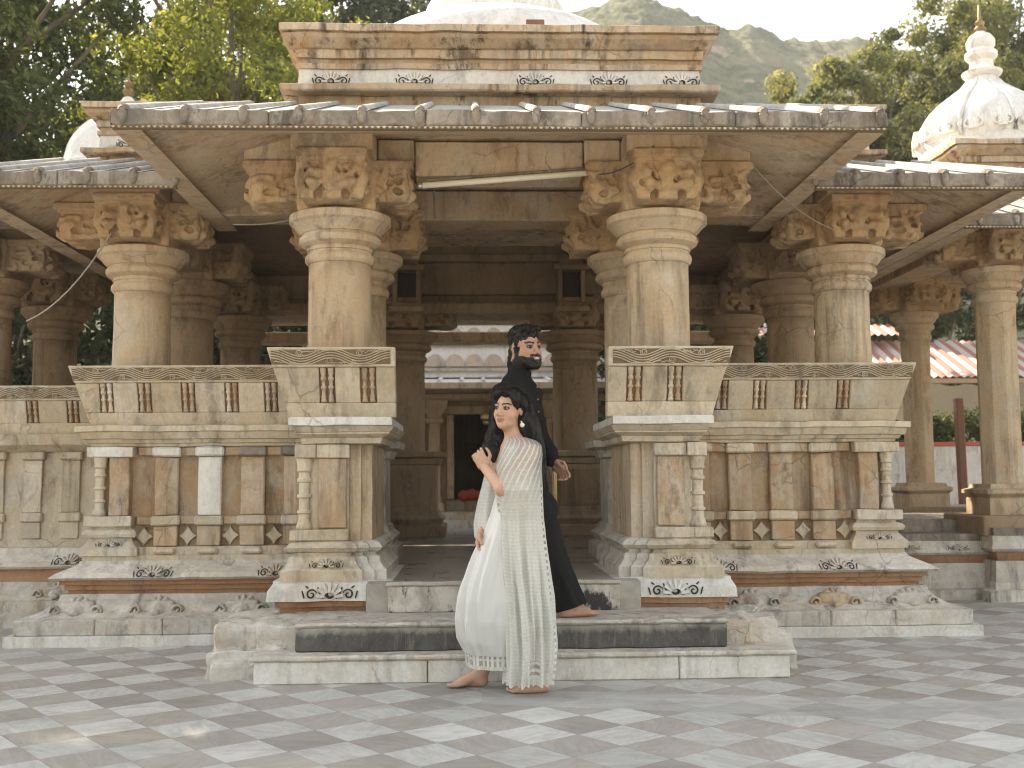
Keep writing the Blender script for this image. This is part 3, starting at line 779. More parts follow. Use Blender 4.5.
def lotus_dome(mb, cx, cy, zb, R, gores, neck=True):
    prof = [(1.02, 0), (1.02, .10), (1.0, .12), (1.07, .22), (1.09, .36), (1.04, .52), (.92, .72), (.74, .90), (.54, 1.05), (.36, 1.18), (.25, 1.30), (.20, 1.42)]
    seg = gores * 8; rings = []
    for r, z in prof:
        ring = []
        for k in range(seg):
            t = 2 * PI * k / seg; g = abs(math.sin(t * gores / 2)); rr = R * r * (1 - (.07 * (1 - g) ** 3 if .15 < z < 1.32 else 0))
            ring.append(mb.vert(cx + rr * math.cos(t), cy + rr * math.sin(t), zb + R * z))
        rings.append(ring)
    for i in range(len(rings) - 1):
        for k in range(seg): mb.face([rings[i][k], rings[i][(k + 1) % seg], rings[i + 1][(k + 1) % seg], rings[i + 1][k]], M['plaster'], .5, True)
m = MB()
pr = [(1.40 * math.cos(t), 4.62 + .62 * math.sin(t)) for t in [i * PI / 24 for i in range(13)]]
m.lathe(.03, 9.75, [(max(r, .02), z) for r, z in pr], M['plaster'], 48, .5)
dm = m.build('dome', PAV)
m = MB(); lotus_dome(m, .03, 9.75, 5.08, .60, 10); m.build('lotus_bulb', dm)
m = MB(); m.lathe(.03, 9.75, [(.2, 5.88), (.24, 5.95), (.2, 6.02), (.12, 6.08), (.15, 6.16), (.02, 6.4)], M['plaster'], 20, .5); m.build('finial', dm)

# ---- floor and steps
m = MB()
def m_floor():
    mm, nt, b, out = new_mat('polished_floor'); P = node(nt, 'ShaderNodeNewGeometry').outputs['Position']
    n1 = nz(nt, P, 2.5, 7, .65, 1.2); col = mixc(nt, ramp(nt, n1, .4, .62), (.30, .275, .24), (.42, .39, .34))
    bt = node(nt, 'ShaderNodeTexBrick', {'Vector': P, 'Scale': 1.0, 'Mortar Size': .006, 'Brick Width': .9, 'Row Height': .6, 'Color1': (1, 1, 1, 1), 'Color2': (.85, .85, .85, 1), 'Mortar': (.4, .4, .4, 1)}).outputs[0]
    nt.links.new(mixc(nt, 1.0, col, bt, 'MULTIPLY'), b.inputs['Base Color'])
    nt.links.new(node(nt, 'ShaderNodeMapRange', {'Value': n1, 'To Min': .18, 'To Max': .42}).outputs[0], b.inputs['Roughness'])
    return mm
M['floor'] = m_floor()
m.box(-.86, .86, 6.95, 8.4, .2, FLOOR, M['floor'], .012); m.box(-3.0, 3.0, 8.403, 14.2, .1, FLOOR - .002, M['floor'], .01)
m.box(-7.5, -3.003, 9.9, 14.2, .1, FLOOR - .004, M['floor'], .01)
m.build('hall_floor', PAV)
m = MB(); m.box(-.72, .72, 6.92, 6.948, .325, FLOOR - .025, M['patchy'], .004); m.box(-.73, .73, 6.905, 6.95, FLOOR - .024, FLOOR + .003, M['grey'], .008); m.rough(.06, .004, 9).build('step', PAV)
m = MB(); m.box(-1.215, 1.285, 6.46, 6.93, .158, .298, M['black'], .01); m.box(-1.225, 1.295, 6.445, 7.06, .299, .325, M['grey'], .01, .45); m.rough(.07, .006, 8).build('step', PAV)
m = MB()
xs = [-1.43, -.45, .16, .98, 1.62]
for a, b in zip(xs, xs[1:]): m.box(a + .002, b - .002, 6.35, 6.7, 0, .128, M['white'], .006)
m.box(-1.455, 1.655, 6.325, 6.95, .1285, .160, M['grey'], .010, .62); m.rough(.07, .005, 8).build('step', PAV)
def rubble(cs, lo, hi, name):
    S = Solid(lo, hi, .022)
    for c, h, rz in cs: S.box(c, h, R=rot('Z', rz) @ rot('X', 0), rad=.02, k=.02)
    V, F = S.mesh(); D = np.array([[noise.noise(Vector(p * 5 + o)) * .03 + noise.noise(Vector(p * 14 + o)) * .014 for o in (np.zeros(3), np.array((9., 0, 0)), np.array((0, 9., 0)))] for p in V])
    V = V + D - np.array([PAVL.x, PAVL.y, 0])
    return link_mesh(name, np_mesh(name, V, F, [M['grey']], False, {'tone': ('FACE', np.full(len(F), .5))}), PAV)
rubble([((-1.46, 6.98, .10), (.28, .33, .20), 3), ((-1.50, 6.80, .06), (.25, .24, .10), -4), ((-1.55, 6.72, .03), (.18, .20, .06), 6), ((-1.33, 6.9, .18), (.14, .3, .13), 0)], (-2.1, 6.2, -.1), (-.9, 7.6, .45), 'rubble_footing')
rubble([((1.44, 7.0, .10), (.22, .33, .20), -3), ((1.52, 6.86, .08), (.2, .22, .13), 8), ((1.60, 6.84, .03), (.16, .2, .07), 0), ((1.36, 6.86, .18), (.11, .3, .12), 0)], (.9, 6.2, -.1), (2.2, 7.6, .45), 'rubble_footing')

# ---- the set-back wing on the left
m = MB()
R = (-8, -3.0, 9.55, 12.4); S4 = (0, 0, 1, 0)
m.prism(R, [(0, .6), (.09, .6), (.10, .54), (.2, .54)], M['grey'], sides=S4, tone=.5)
m.prism(R, [(.2, .5), (.24, .42), (.30, .38), (.335, .36)], M['grey'], sides=S4)
m.prism(R, [(.335, .30), (.44, .30)], M['brown'], sides=S4)
m.prism(R, [(.44, .36), (.46, .38), (.50, .28), (.545, .2), (.60, .18)], M['grey'], sides=S4)
m.prism(R, [(.60, .06), (.66, .04), (1.41, .0)], M['cream'], sides=S4, tone=.35)
m.prism(R, [(1.402, .03), (1.43, .06), (1.46, .10), (1.55, .12)], M['cream'], sides=S4, tone=.45)
x = -3.05
while x > -7:
    m.box(x - .31, x - .16, 9.50, 9.6, .89, 1.33, M['cream'], .004); m.box(x - .33, x - .14, 9.47, 9.6, 1.332, 1.40, M['cream'], .012); m.box(x - .33, x - .14, 9.47, 9.6, .81, .888, M['cream'], .01)
    m.box(x - .31, x - .16, 9.49, 9.6, .67, .808, M['cream'], .005)
    cx, cz, q = x - .08, .74, .062; pts = [(cx + q * abs(math.cos(t)) ** 2.7 * (1 if math.cos(t) > 0 else -1), cz + q * abs(math.sin(t)) ** 2.7 * (1 if math.sin(t) > 0 else -1)) for t in [2 * PI * i / 32 for i in range(32)]]
    m.face([m.vert(u, 9.515, v) for u, v in pts], M['cream'], .6); m.box(cx - .07, cx + .07, 9.52, 9.54, .67, .81, M['brown'], .003)
    x -= .318
o = m.rough(.13, .006, 5).build('bench_wall', PAV)
seat_back(o, -1, 2.95, 6.6, 9.53, 1.551, 1.96, .12, [3.25 + .34 * i for i in range(9)], False, 31)
for j, cx in enumerate((3.5, 4.3)):
    mm = MB(sx=-1); motif(mm, cx, .26, .1, lambda u, v, w: (u, 9.17 + 1.6 * v - w, .462 + v), M['grey'], seed=j); mm.build('carved_motif', o)
for j, cx in enumerate((3.55, 4.35)):
    rosette(-cx, 9.06, .2, o, M['grey'], j)
m = MB()
m.box(-8, -3.3, 9.2, 13, 3.468, 3.56, M['inner']); m.box(-8, -3.79, 9.0, 9.4, 3.30, 3.44, M['dark'])
m.build('roof', PAV)
# ------------------------------------------------------------------ ground, courtyard
def m_tiles():
    m, nt, b, out = new_mat('marble_checker_paving')
    P = node(nt, 'ShaderNodeNewGeometry').outputs['Position']
    a = .2845
    mp = node(nt, 'ShaderNodeMapping', {'Vector': P, 'Location': (0, 0, 0), 'Rotation': (0, 0, math.radians(45 + 8.0)), 'Scale': (1, 1, 0)}, vector_type='POINT').outputs[0]
    # phase: put a lattice corner at the measured spot
    th = math.radians(53); px, py = -1.093, 5.438
    ox, oy = px * math.cos(th) - py * math.sin(th), px * math.sin(th) + py * math.cos(th)
    q = node(nt, 'ShaderNodeVectorMath', {0: mp, 1: (ox, oy, 0)}, operation='SUBTRACT').outputs[0]
    q = node(nt, 'ShaderNodeVectorMath', {0: q, 1: (1 / a, 1 / a, 0)}, operation='MULTIPLY').outputs[0]
    fl = node(nt, 'ShaderNodeVectorMath', {0: q}, operation='FLOOR').outputs[0]
    fr = node(nt, 'ShaderNodeVectorMath', {0: q}, operation='FRACTION').outputs[0]
    sx = node(nt, 'ShaderNodeSeparateXYZ', {0: fl}); sf = node(nt, 'ShaderNodeSeparateXYZ', {0: fr})
    s = add(nt, sx.outputs[0], sx.outputs[1])
    chk = node(nt, 'ShaderNodeMath', {0: s, 1: 2.0}, operation='FLOORED_MODULO').outputs[0]
    wn = node(nt, 'ShaderNodeTexWhiteNoise', {'Vector': fl}); rnd = wn.outputs['Value']; rc = wn.outputs['Color']
    tp = node(nt, 'ShaderNodeVectorMath', {0: P, 1: node(nt, 'ShaderNodeVectorMath', {0: rc, 1: (7, 7, 7)}, operation='MULTIPLY').outputs[0]}, operation='ADD').outputs[0]
    vr = node(nt, 'ShaderNodeVectorRotate', {'Vector': tp, 'Angle': mul(nt, rnd, 3.)}, rotation_type='Z_AXIS').outputs[0]
    v1 = nz(nt, vscale(nt, vr, (1.2, 5, 1)), 2.6, 8, .68, 1.8)
    v2 = nz(nt, vr, 14, 6, .7, .5)
    white = mixc(nt, ramp(nt, v1, .40, .66), (.64, .635, .59), (.51, .50, .46))
    grey = mixc(nt, ramp(nt, v1, .38, .62), (.40, .36, .312), (.475, .44, .395))
    col = mixc(nt, chk, grey, white)
    col = mixc(nt, mul(nt, ramp(nt, v2, .52, .75), .35), col, (.30, .275, .25))
    # a run of plain slabs laid across the checker
    px_ = node(nt, 'ShaderNodeSeparateXYZ', {0: P}); wobble = mul(nt, nz(nt, P, 3, 3, .5), .05)
    d1 = add(nt, add(nt, px_.outputs[1], mul(nt, px_.outputs[0], .200)), add(nt, wobble, -6.145)); d2 = add(nt, add(nt, px_.outputs[1], mul(nt, px_.outputs[0], .256)), add(nt, wobble, -5.733))
    lt = node(nt, 'ShaderNodeMath', {0: d1, 1: 0.}, operation='LESS_THAN').outputs[0]; gt = node(nt, 'ShaderNodeMath', {0: d2, 1: 0.}, operation='GREATER_THAN').outputs[0]
    xm = node(nt, 'ShaderNodeMath', {0: px_.outputs[0], 1: -.15}, operation='GREATER_THAN').outputs[0]
    st = mul(nt, mul(nt, lt, gt), xm)
    sv = nz(nt, vscale(nt, P, (1.2, 6, 1)), 2.2, 8, .7, 1.2)
    col = mixc(nt, mul(nt, st, .9), col, mixc(nt, ramp(nt, sv, .42, .66), (.55, .545, .51), (.45, .43, .395)))
    col = mixc(nt, mul(nt, ramp(nt, nz(nt, P, 2.3, 9, .78), .50, .66), .38), col, (.30, .27, .235))
    tv = node(nt, 'ShaderNodeMapRange', {'Value': rnd, 'To Min': .84, 'To Max': 1.10}).outputs[0]
    dirt = nz(nt, P, .9, 6, .65, .3)
    tv = mul(nt, tv, node(nt, 'ShaderNodeMapRange', {'Value': dirt, 'From Min': .3, 'From Max': .7, 'To Min': .82, 'To Max': 1.06}).outputs[0])
    e = node(nt, 'ShaderNodeMath', {0: node(nt, 'ShaderNodeMath', {0: sf.outputs[0], 1: sf.outputs[1]}, operation='MINIMUM').outputs[0], 1: .014}, operation='LESS_THAN').outputs[0]
    e = mul(nt, e, node(nt, 'ShaderNodeMath', {0: 1., 1: st}, operation='SUBTRACT').outputs[0])
    tv = mul(nt, tv, node(nt, 'ShaderNodeMapRange', {'Value': e, 'To Min': 1., 'To Max': .62}).outputs[0])
    hs = node(nt, 'ShaderNodeHueSaturation', {'Color': col, 'Value': tv})
    nt.links.new(hs.outputs[0], b.inputs['Base Color'])
    nt.links.new(node(nt, 'ShaderNodeMapRange', {'Value': dirt, 'From Min': .3, 'From Max': .7, 'To Min': .55, 'To Max': .36}).outputs[0], b.inputs['Roughness'])
    bp = node(nt, 'ShaderNodeBump', {'Height': add(nt, mul(nt, v2, .4), mul(nt, e, -1.)), 'Strength': .12, 'Distance': .01}); nt.links.new(bp.outputs[0], b.inputs['Normal'])
    return m
def m_earth():
    m, nt, b, out = new_mat('dry_earth'); P = node(nt, 'ShaderNodeNewGeometry').outputs['Position']
    n = nz(nt, P, .4, 8, .65); nt.links.new(mixc(nt, ramp(nt, n, .35, .65), (.22, .17, .11), (.12, .13, .06)), b.inputs['Base Color']); b.inputs['Roughness'].default_value = .95
    return m
m = MB(); m.poly([(-260, -60, -.004), (260, -60, -.004), (260, 380, -.004), (-260, 380, -.004)], m_earth()); tag(m.build('ground'), kind='structure')
m = MB(); m.poly([(-25, -14, 0), (25, -14, 0), (25, 32, 0), (-25, 32, 0)], m_tiles()); tag(m.build('courtyard_paving'), kind='structure')
# ------------------------------------------------------------------ portico on the right
POR = thing('pillared_portico', (5.2, 10.5, 0), 'open stone portico with slender columns under the white lotus dome at the right', 'portico')
PL = Vector((5.2, 10.5, 0))
def por_plinth(R, top, s4):
    m = MB(); f = top / .66
    pr = [(0, .12), (.10, .12), (.11, .03), (.17, .03)]
    m.prism(R, [(z * f, o) for z, o in pr], M['grey'], sides=s4)
    m.prism(R, [(.17 * f, .02), (.36 * f, .0)], M['grey'], sides=s4, tone=.4)
    m.prism(R, [(.36 * f, -.04), (.40 * f, -.02), (.45 * f, .0)], M['brown'], sides=s4)
    m.prism(R, [(.45 * f, .05), (.475 * f, .07), (.53 * f, .05), (.59 * f, .05)], M['grey'], sides=s4, tone=.5)
    m.prism(R, [(.59 * f, .02), (top - .001, .02)], M['dark'], sides=s4)
    return m.rough(.13, .006, 5).build('plinth', POR)
p1 = por_plinth((2.6, 9, 10.2, 16), .60, (0, 0, 1, 0)); p2 = por_plinth((4.58, 9, 9.98, 10.9), .66, (1, 0, 1, 0))
m = MB(); m.box(3.0, 9, 10.62, 16, .55, .715, M['dark'], .012); m.box(4.5, 5.35, 10.02, 10.9, .58, .77, M['inner'], .012); m.box(4.86, 5.75, 12.85, 13.8, .6, .765, M['inner'], .012); m.rough(.15, .006, 5).build('plinth', POR)
for cx in (3.85, 4.3):
    mm = MB(); motif(mm, cx, .2, .08, lambda u, v, w: (u, 10.145 - w, .43 + v), M['grey']); mm.build('carved_motif', p1)
mm = MB(); motif(mm, 5.0, .26, .12, lambda u, v, w: (u, 9.945 - w, .2 + v), M['grey']); mm.build('rosette', p2)
column(4.90, 10.45, POR, False, .19, .77, True, .19, PL); column(5.27, 13.3, POR, False, .175, .765, True, .19, PL, rotz=PI / 2)
column(7.4, 10.45, POR, False, .19, .77, True, .19, PL); column(7.6, 13.3, POR, False, .175, .765, True, .19, PL)
m = MB()
for x in (4.9, 7.4):
    m.box(x - .26, x + .26, 9.95, 10.95, 3.485, 3.63, M['tan']); m.box(x - .62, x - .262, 10.25, 10.65, 3.49, 3.64, M['tan']); m.box(x - .2, x + .2, 10.96, 13.6, 3.42, 3.66, M['tan'])
m.box(5.2, 7.1, 10.3, 10.6, 3.4, 3.64, M['tan']); m.box(4.2, 9, 10.2, 14.5, 3.665, 3.72, M['inner'])
m.build('beam', POR)
eave('wing', 4.12, 9.2, 9.32, 14, 3.315, 3.42, 11.0, 4.07, (4.9, 9.2, 10.3, 14), 3.66, 'lf', [4.25 + .31 * i for i in range(12)], True, True, PAV=POR)
attic((5.0, 6.9, 11.2, 13.0), 4.15, 4.66, PAV=POR)
m = MB(); cx, cy = 5.63, 12.0
m.prism((cx - .72, cx + .72, cy - .72, cy + .72), [(4.6, 0), (4.74, 0), (4.75, -.03)], M['plaster'])
lotus_dome(m, cx, cy, 4.70, .69, 8)
dome = m.build('dome', POR)
m = MB()
for k in range(16):       # upright petals round the dome's foot
    t = 2 * PI * (k + .5) / 16; w = .115
    for sg in (-1, 1):
        m.ridge([(sg * u, v) for u, v in spiral(.05, .06, .05, .012, PI * .5, -1.1, 14)], .035, .03,
                lambda u, v, h: (cx + (.745 + h) * math.cos(t + u / .75), cy + (.745 + h) * math.sin(t + u / .75), 4.86 + v), M['plaster'])
    m.ridge([(0, 0), (0, .08), (0, .2)], .12, .035, lambda u, v, h: (cx + (.755 + h - .2 * max(0, v - .08)) * math.cos(t + u / .75), cy + (.755 + h - .2 * max(0, v - .08)) * math.sin(t + u / .75), 4.86 + v), M['plaster'])
for k in range(8):
    t = 2 * PI * (k + .0) / 8
    m.tube([(cx + .69 * r * math.cos(t), cy + .69 * r * math.sin(t), 4.70 + .69 * z) for r, z in ((1.02, .2), (1.06, .36), (1.01, .52), (.89, .72), (.71, .90), (.51, 1.05), (.34, 1.18), (.24, 1.30))], .028, M['plaster'], 6)
m.build('petal_band', dome)
m = MB(); m.lathe(cx, cy, [(.16, 5.64), (.21, 5.68), (.22, 5.71), (.16, 5.74), (.13, 5.77), (.125, 5.84), (.15, 5.86), (.175, 5.89), (.175, 5.94), (.15, 5.96), (.135, 5.98), (.155, 6.02), (.155, 6.08), (.12, 6.14), (.06, 6.18), (.04, 6.2)], M['plaster'], 24, .5)
fi = m.build('finial', dome)
brass = plain('tarnished_brass', (.34, .24, .12), .45, .8)
m = MB(); m.lathe(cx, cy, [(.05, 6.19), (.07, 6.22), (.04, 6.26), (.055, 6.30), (.02, 6.34), (.012, 6.5), (.004, 6.52)], brass, 14, .5); m.build('spire', fi)

# left dome on the set-back wing
m = MB(); cx, cy = -4.3, 13.0
m.lathe(cx, cy, [(.75, 3.5), (.75, 4.80), (.72, 4.84)] + [(.70 * math.cos(i * PI / 22), 4.86 + .66 * math.sin(i * PI / 22)) for i in range(1, 11)], M['plaster'], 32, .5)
d2 = m.build('dome', PAV)
m = MB(); m.lathe(cx, cy, [(.2, 5.48), (.2, 5.54), (.12, 5.57), (.15, 5.62), (.08, 5.68), (.06, 5.72), (.02, 5.74)], M['plaster'], 16, .5); f2 = m.build('finial', d2)
m = MB(); m.lathe(cx, cy, [(.03, 5.73), (.075, 5.80), (.03, 5.85), (.06, 5.90), (.015, 5.94), (.006, 6.04)], brass, 12, .5); m.build('spire', f2)

# ------------------------------------------------------------------ shrine seen through the doorway
SHR = thing('shrine_building', (0, 19, 0), 'small shrine seen through the pavilion doorway, scalloped frieze over a dark door', 'shrine')
m = MB()
m.box(-2.6, 2.6, 17.1, 17.6, 0, .50, M['grey']); m.box(-2.6, 2.6, 17.3, 23, .3, .62, M['cream'])
m.box(-2.5, -.62, 18.2, 18.6, .62, 2.5, M['inner']); m.box(.82, 2.5, 18.2, 18.6, .62, 2.5, M['inner']); m.box(-.62, .82, 18.2, 18.6, 2.22, 2.5, M['inner'])
m.box(-.62, .82, 18.2, 18.6, .62, .80, M['cream'])
m.box(-2.5, 2.5, 22.5, 23, .62, 4, M['inner']); m.box(-2.5, -2.2, 18.6, 22.5, .62, 4, M['inner']); m.box(2.2, 2.5, 18.6, 22.5, .62, 4, M['inner']); m.box(-2.5, 2.5, 18.0, 23, 4.0, 4.2, M['roof'])
wall = m.build('wall', SHR)
m = MB()
for a, b in ((-.62, -.5), (.70, .82)): m.box(a, b, 18.12, 18.22, .81, 2.2, M['tan'], .01)
m.box(-.66, .86, 18.1, 18.22, 2.205, 2.34, M['tan'], .01); m.build('door_frame', SHR)
for x, mt in ((-1.15, M['cream']), (-.82, M['tan']), (1.02, M['tan']), (1.4, M['cream'])):
    m = MB(); m.prism((x - .09, x + .09, 18.0, 18.18), [(.62, .07), (.74, .07), (.76, .02), (.86, .02), (.87, 0), (2.05, 0), (2.06, .04), (2.12, .06), (2.14, .02), (2.2, .03), (2.3, .12), (2.42, .14)], mt); m.build('pilaster', SHR)
m = MB(); m.box(-2.5, 2.5, 17.5, 18.19, 2.42, 2.5, M['tan'], .01); m.build('beam', SHR)
m = MB()
m.poly([(-2.6, 16.6, 2.60), (2.6, 16.6, 2.60), (2.6, 18.2, 2.80), (-2.6, 18.2, 2.80)], M['plaster']); m.box(-2.6, 2.6, 16.58, 16.66, 2.50, 2.60, M['tan'], .01); m.poly([(-2.6, 16.66, 2.505), (2.6, 16.66, 2.505), (2.6, 18.2, 2.505), (-2.6, 18.2, 2.505)], M['inner'])
for i in range(15): m.tube([(-2.4 + .34 * i, 16.58, 2.61), (-2.4 + .34 * i, 18.2, 2.815)], .035, M['plaster'], 6)
m.build('eave', SHR)
pink = stone('frieze_pink', (.62, .47, .38), (.70, .58, .49), (.50, .40, .33), .4)
m = MB(); m.box(-2.5, 2.5, 18.0, 18.5, 2.8, 4.0, M['plaster'], .01)
for z in (2.92, 3.34, 3.72): m.box(-2.5, 2.5, 17.93, 18.0, z - .03, z + .03, M['cream'], .01)
for i in range(16):
    x = -2.4 + .32 * i
    for z, hh, mt in ((2.98, .20, pink), (3.38, .24, M['cream'])):
        pts = [(x + .15 * math.cos(PI * k / 12), z + hh * math.sin(PI * k / 12) ** .8) for k in range(13)]
        f = [m.vert(u, 17.94, v) for u, v in pts]; b = [m.vert(u, 18.0, v) for u, v in pts]; m.face(f, mt, random.uniform(.3, .7))
        for k in range(12): m.face([f[k], f[k + 1], b[k + 1], b[k]], M['cream'], .5)
m.build('frieze', SHR)
m = MB(); m.lathe(-1.15, 20.3, [(1.32, 4.2), (1.32, 6.4)] + [(1.32 * math.cos(i * PI / 22), 6.45 + 1.45 * math.sin(i * PI / 22)) for i in range(0, 11)], M['plaster'], 40, .5); m.build('dome', SHR)
# hanging lamp, red cloth, brass stanchion
L = thing('hanging_lamp', (0.02, 16.9, 2.5), 'small brass lamp hanging on a chain in front of the dark shrine door', 'lamp')
m = MB(); m.tube([(.02, 16.9, 2.5), (.02, 16.9, 2.24)], .008, brass, 6); m.build('chain', L)
m = MB(); m.lathe(.02, 16.9, [(.02, 2.24), (.06, 2.21), (.04, 2.17), (.09, 2.11), (.10, 2.06), (.05, 2.02), (.06, 1.99), (.01, 1.95)], brass, 16, .5); m.build('lamp_bowl', L)
cloth_red = plain('red_cloth', (.36, .05, .02), .8)
S = Solid((-.6, 17.6, .78), (.5, 18.2, 1.1), .012)
for x, z, r in ((-.33, .87, .09), (-.2, .88, .10), (-.06, .86, .09)): S.ell((x, 17.95, z), (.10, .1, r), k=.03)
V, F = S.mesh(); D = np.array([noise.noise(Vector(p * 16)) * .02 for p in V])
V = V + D[:, None] * np.array([.4, .6, .6])
o = link_mesh('folded_cloth', np_mesh('folded_cloth', V - np.array([-.2, 17.95, .8]), F, [cloth_red]), None, (-.2, 17.95, .8)); tag(o, 'bundle of red cloth lying on the sill of the dark shrine door', 'cloth')
gold = plain('polished_brass', (.60, .45, .24), .28, .9, .05)
o = MB(); o.lathe(.70, 12.0, [(.14, .512), (.14, .53), (.05, .56), (.024, .58), (.024, 1.22), (.04, 1.23), (.045, 1.27), (.03, 1.31), (.01, 1.32)], gold, 20, .5)
tag(o.build('stanchion', None, (.70, 12.0, .51)), 'brass stanchion post standing on the hall floor behind the man', 'post')

# ------------------------------------------------------------------ small things on the pavilion
tubem = plain('tube_glass', (.80, .76, .62), .35, 0, .04)
T0, T1 = Vector((-.555, 7.325, 3.125)), Vector((.69, 7.325, 3.225))
L = thing('tube_light', T0, 'unlit cream fluorescent tube hung slightly askew under the porch beam', 'light')
m = MB(); m.tube([T0, T1], .021, tubem, 12); m.build('tube', L)
m = MB(); m.box(-.5, .62, 7.335, 7.358, 3.155, 3.175, M['dark'], .004, .3, lambda a, b, c: (a, b, c + (a + .5) * .081)); m.build('batten', L)
for t in (0, 1):
    p = T0.lerp(T1, t); q = T0.lerp(T1, t + (.025 if t == 0 else -.025)); m = MB(); m.tube([p, q], .024, plain('cap_metal', (.5, .5, .48), .4, .8) if t == 0 else bpy.data.materials['cap_metal'], 12); m.build('end_cap', L)
wire = plain('grey_cord', (.35, .31, .26), .8); wire_d = plain('dark_cord', (.08, .07, .06), .8)
def cord(name, pts, r, mt, label, cat='cord'):
    P = []; n = len(pts)
    for i in range(n - 1):
        for t in range(6): P.append(Vector(pts[i]).lerp(Vector(pts[i + 1]), t / 6))
    P.append(Vector(pts[-1]))
    m = MB(); m.tube(P, r, mt, 6); tag(m.build(name, None, pts[0]), label, cat)
def sag(a, b, d, n=8):
    a, b = Vector(a), Vector(b); return [tuple(a.lerp(b, i / n) - Vector((0, 0, d * 4 * (i / n) * (1 - i / n)))) for i in range(n + 1)]
cord('cord', sag((-2.85, 8.1, 2.98), (-3.45, 8.1, 2.32), .10), .006, wire, 'slack grey cord drooping from the leftmost capital down past the dark gap')
cord('cord', sag((-1.95, 8.05, 3.03), (-1.3, 7.75, 3.04), .03), .005, wire, 'thin cord stretched between the left bay column and the porch column')
cord('cord', sag((1.75, 7.4, 3.3), (2.55, 8.15, 3.02), .06), .005, wire, 'thin cord sagging from the right porch bracket to the right bay capital')
cord('cord', sag((-.45, 7.335, 3.16), (-.44, 7.335, 2.90), .0), .006, wire_d, 'short dark cord hanging straight down beside the cream tube end', 'cord')
cord('wire', sag((.62, 7.33, 3.21), (1.0, 6.97, 3.30), .06), .004, wire_d, 'dark electric wire looping from the tube across the right porch bracket', 'wire')
m = MB(); m.box(.23, .37, 8.1, 8.22, 4.562, 4.632, stone('brick_red', (.26, .11, .07), (.32, .15, .10), (.2, .12, .09), .4), .006); tag(m.build('brick', None, (.3, 8.16, 4.562)), 'single dark red brick left on the attic ledge below the white dome', 'brick')

# ------------------------------------------------------------------ yard beyond the right end
SH = thing('canopy_shed', (10, 24, 0), 'open shed with a red and white striped sheet roof behind the white wall', 'shed')
m_r = plain('roof_sheet_white', (.62, .56, .52), .5, 0, .08); m_p = plain('roof_sheet_red', (.46, .21, .17), .5, 0, .12)
def sheet(x0, x1, y0, z0, y1, z1, name, par):
    m = MB(); x = x0; i = 0
    while x < x1:
        for k in range(2):
            a, b = x + .085 * k, x + .085 * (k + 1); ha, hb = (.025 if k % 2 else -.025), (-.025 if k % 2 else .025)
            m.poly([(a, y0, z0 + ha), (b, y0, z0 + hb), (b + .35, y1, z1 + hb), (a + .35, y1, z1 + ha)], m_p if i % 2 else m_r, random.uniform(.4, .6))
        x += .17; i += 1
    m.build(name, par)
sheet(7.0, 15, 24, 3.32, 27.2, 4.52, 'roof', SH); sheet(6.6, 10.2, 26.2, 4.55, 28.0, 5.05, 'roof', SH)
timber = plain('timber_brown', (.20, .09, .05), .7)
m = MB(); m.box(7.0, 15.3, 24.0, 24.1, 3.18, 3.28, plain('fascia_board', (.42, .27, .15), .7)); m.build('fascia', SH)
for x in (7.2, 11.75, 14.6):
    m = MB(); m.box(x - .06, x + .06, 24.05, 24.17, 0, 3.18, timber); m.build('post', SH); m = MB(); m.box(x - .06, x + .06, 27.3, 27.42, 0, 4.4, timber); m.build('post', SH)
linen = plain('canopy_linen', (.62, .55, .45), .9)
m = MB(); n = 40
for j in range(10):
    for i in range(n):
        f = lambda i, j: (7.2 + 7.6 * i / n, 24.2 + .28 * j, 3.15 - .75 * (j / 10) * 1.0 - .28 * abs(math.sin(PI * i / 13)) * (j / 10) + .03 * math.sin(i * 1.7))
        m.face([m.vert(*f(i, j)), m.vert(*f(i + 1, j)), m.vert(*f(i + 1, j + 1)), m.vert(*f(i, j + 1))], linen, .5, True)
m.build('awning_cloth', SH)
BW = thing('boundary_wall', (9, 20, 0), 'low whitewashed yard wall with a red coping behind the portico columns', 'wall')
m = MB(); m.box(3.2, 16, 20, 20.2, 0, 1.68, stone('whitewash', (.62, .58, .53), (.66, .62, .57), (.5, .45, .40), .4), .01); m.build('wall_face', BW)
m = MB(); m.box(3.2, 16, 19.97, 20.23, 1.681, 1.75, plain('red_paint', (.42, .07, .05), .7)); m.build('coping', BW)
m = MB(); m.box(6.99, 7.10, 16.0, 16.12, 0, 2.28, timber, .01, .5, lambda a, b, c: (a - .012 * c, b, c)); m.box(6.93, 7.16, 15.95, 16.2, 0, .05, timber); tag(m.build('wooden_post', None, (7.045, 16.06, 0)), 'rusty red-brown post standing between the two portico columns', 'post')

# ------------------------------------------------------------------ trees, hedge, hill
def leaf_mat(name, c1, c2, trans=.4, c3=None):
    m, nt, b, out = new_mat(name)
    t = node(nt, 'ShaderNodeAttribute', attribute_name='tone').outputs['Fac']
    P = node(nt, 'ShaderNodeTexCoord').outputs['Object']
    n = nz(nt, P, .8, 3, .5)
    col = mixc(nt, ramp(nt, add(nt, mul(nt, t, .6), mul(nt, n, .5)), .25, .8), c1, c2)
    if c3: col = mixc(nt, ramp(nt, t, .86, .9), col, c3)
    nt.links.new(col, b.inputs['Base Color']); b.inputs['Roughness'].default_value = .55; b.inputs['Specular IOR Level'].default_value = .35
    tr = node(nt, 'ShaderNodeBsdfTranslucent', {'Color': mixc(nt, 1., col, (1.25, 1.2, .7), 'MULTIPLY')})
    mx = node(nt, 'ShaderNodeMixShader', {0: trans, 1: b.outputs[0], 2: tr.outputs[0]})
    nt.links.new(mx.outputs[0], out.inputs[0]); return m
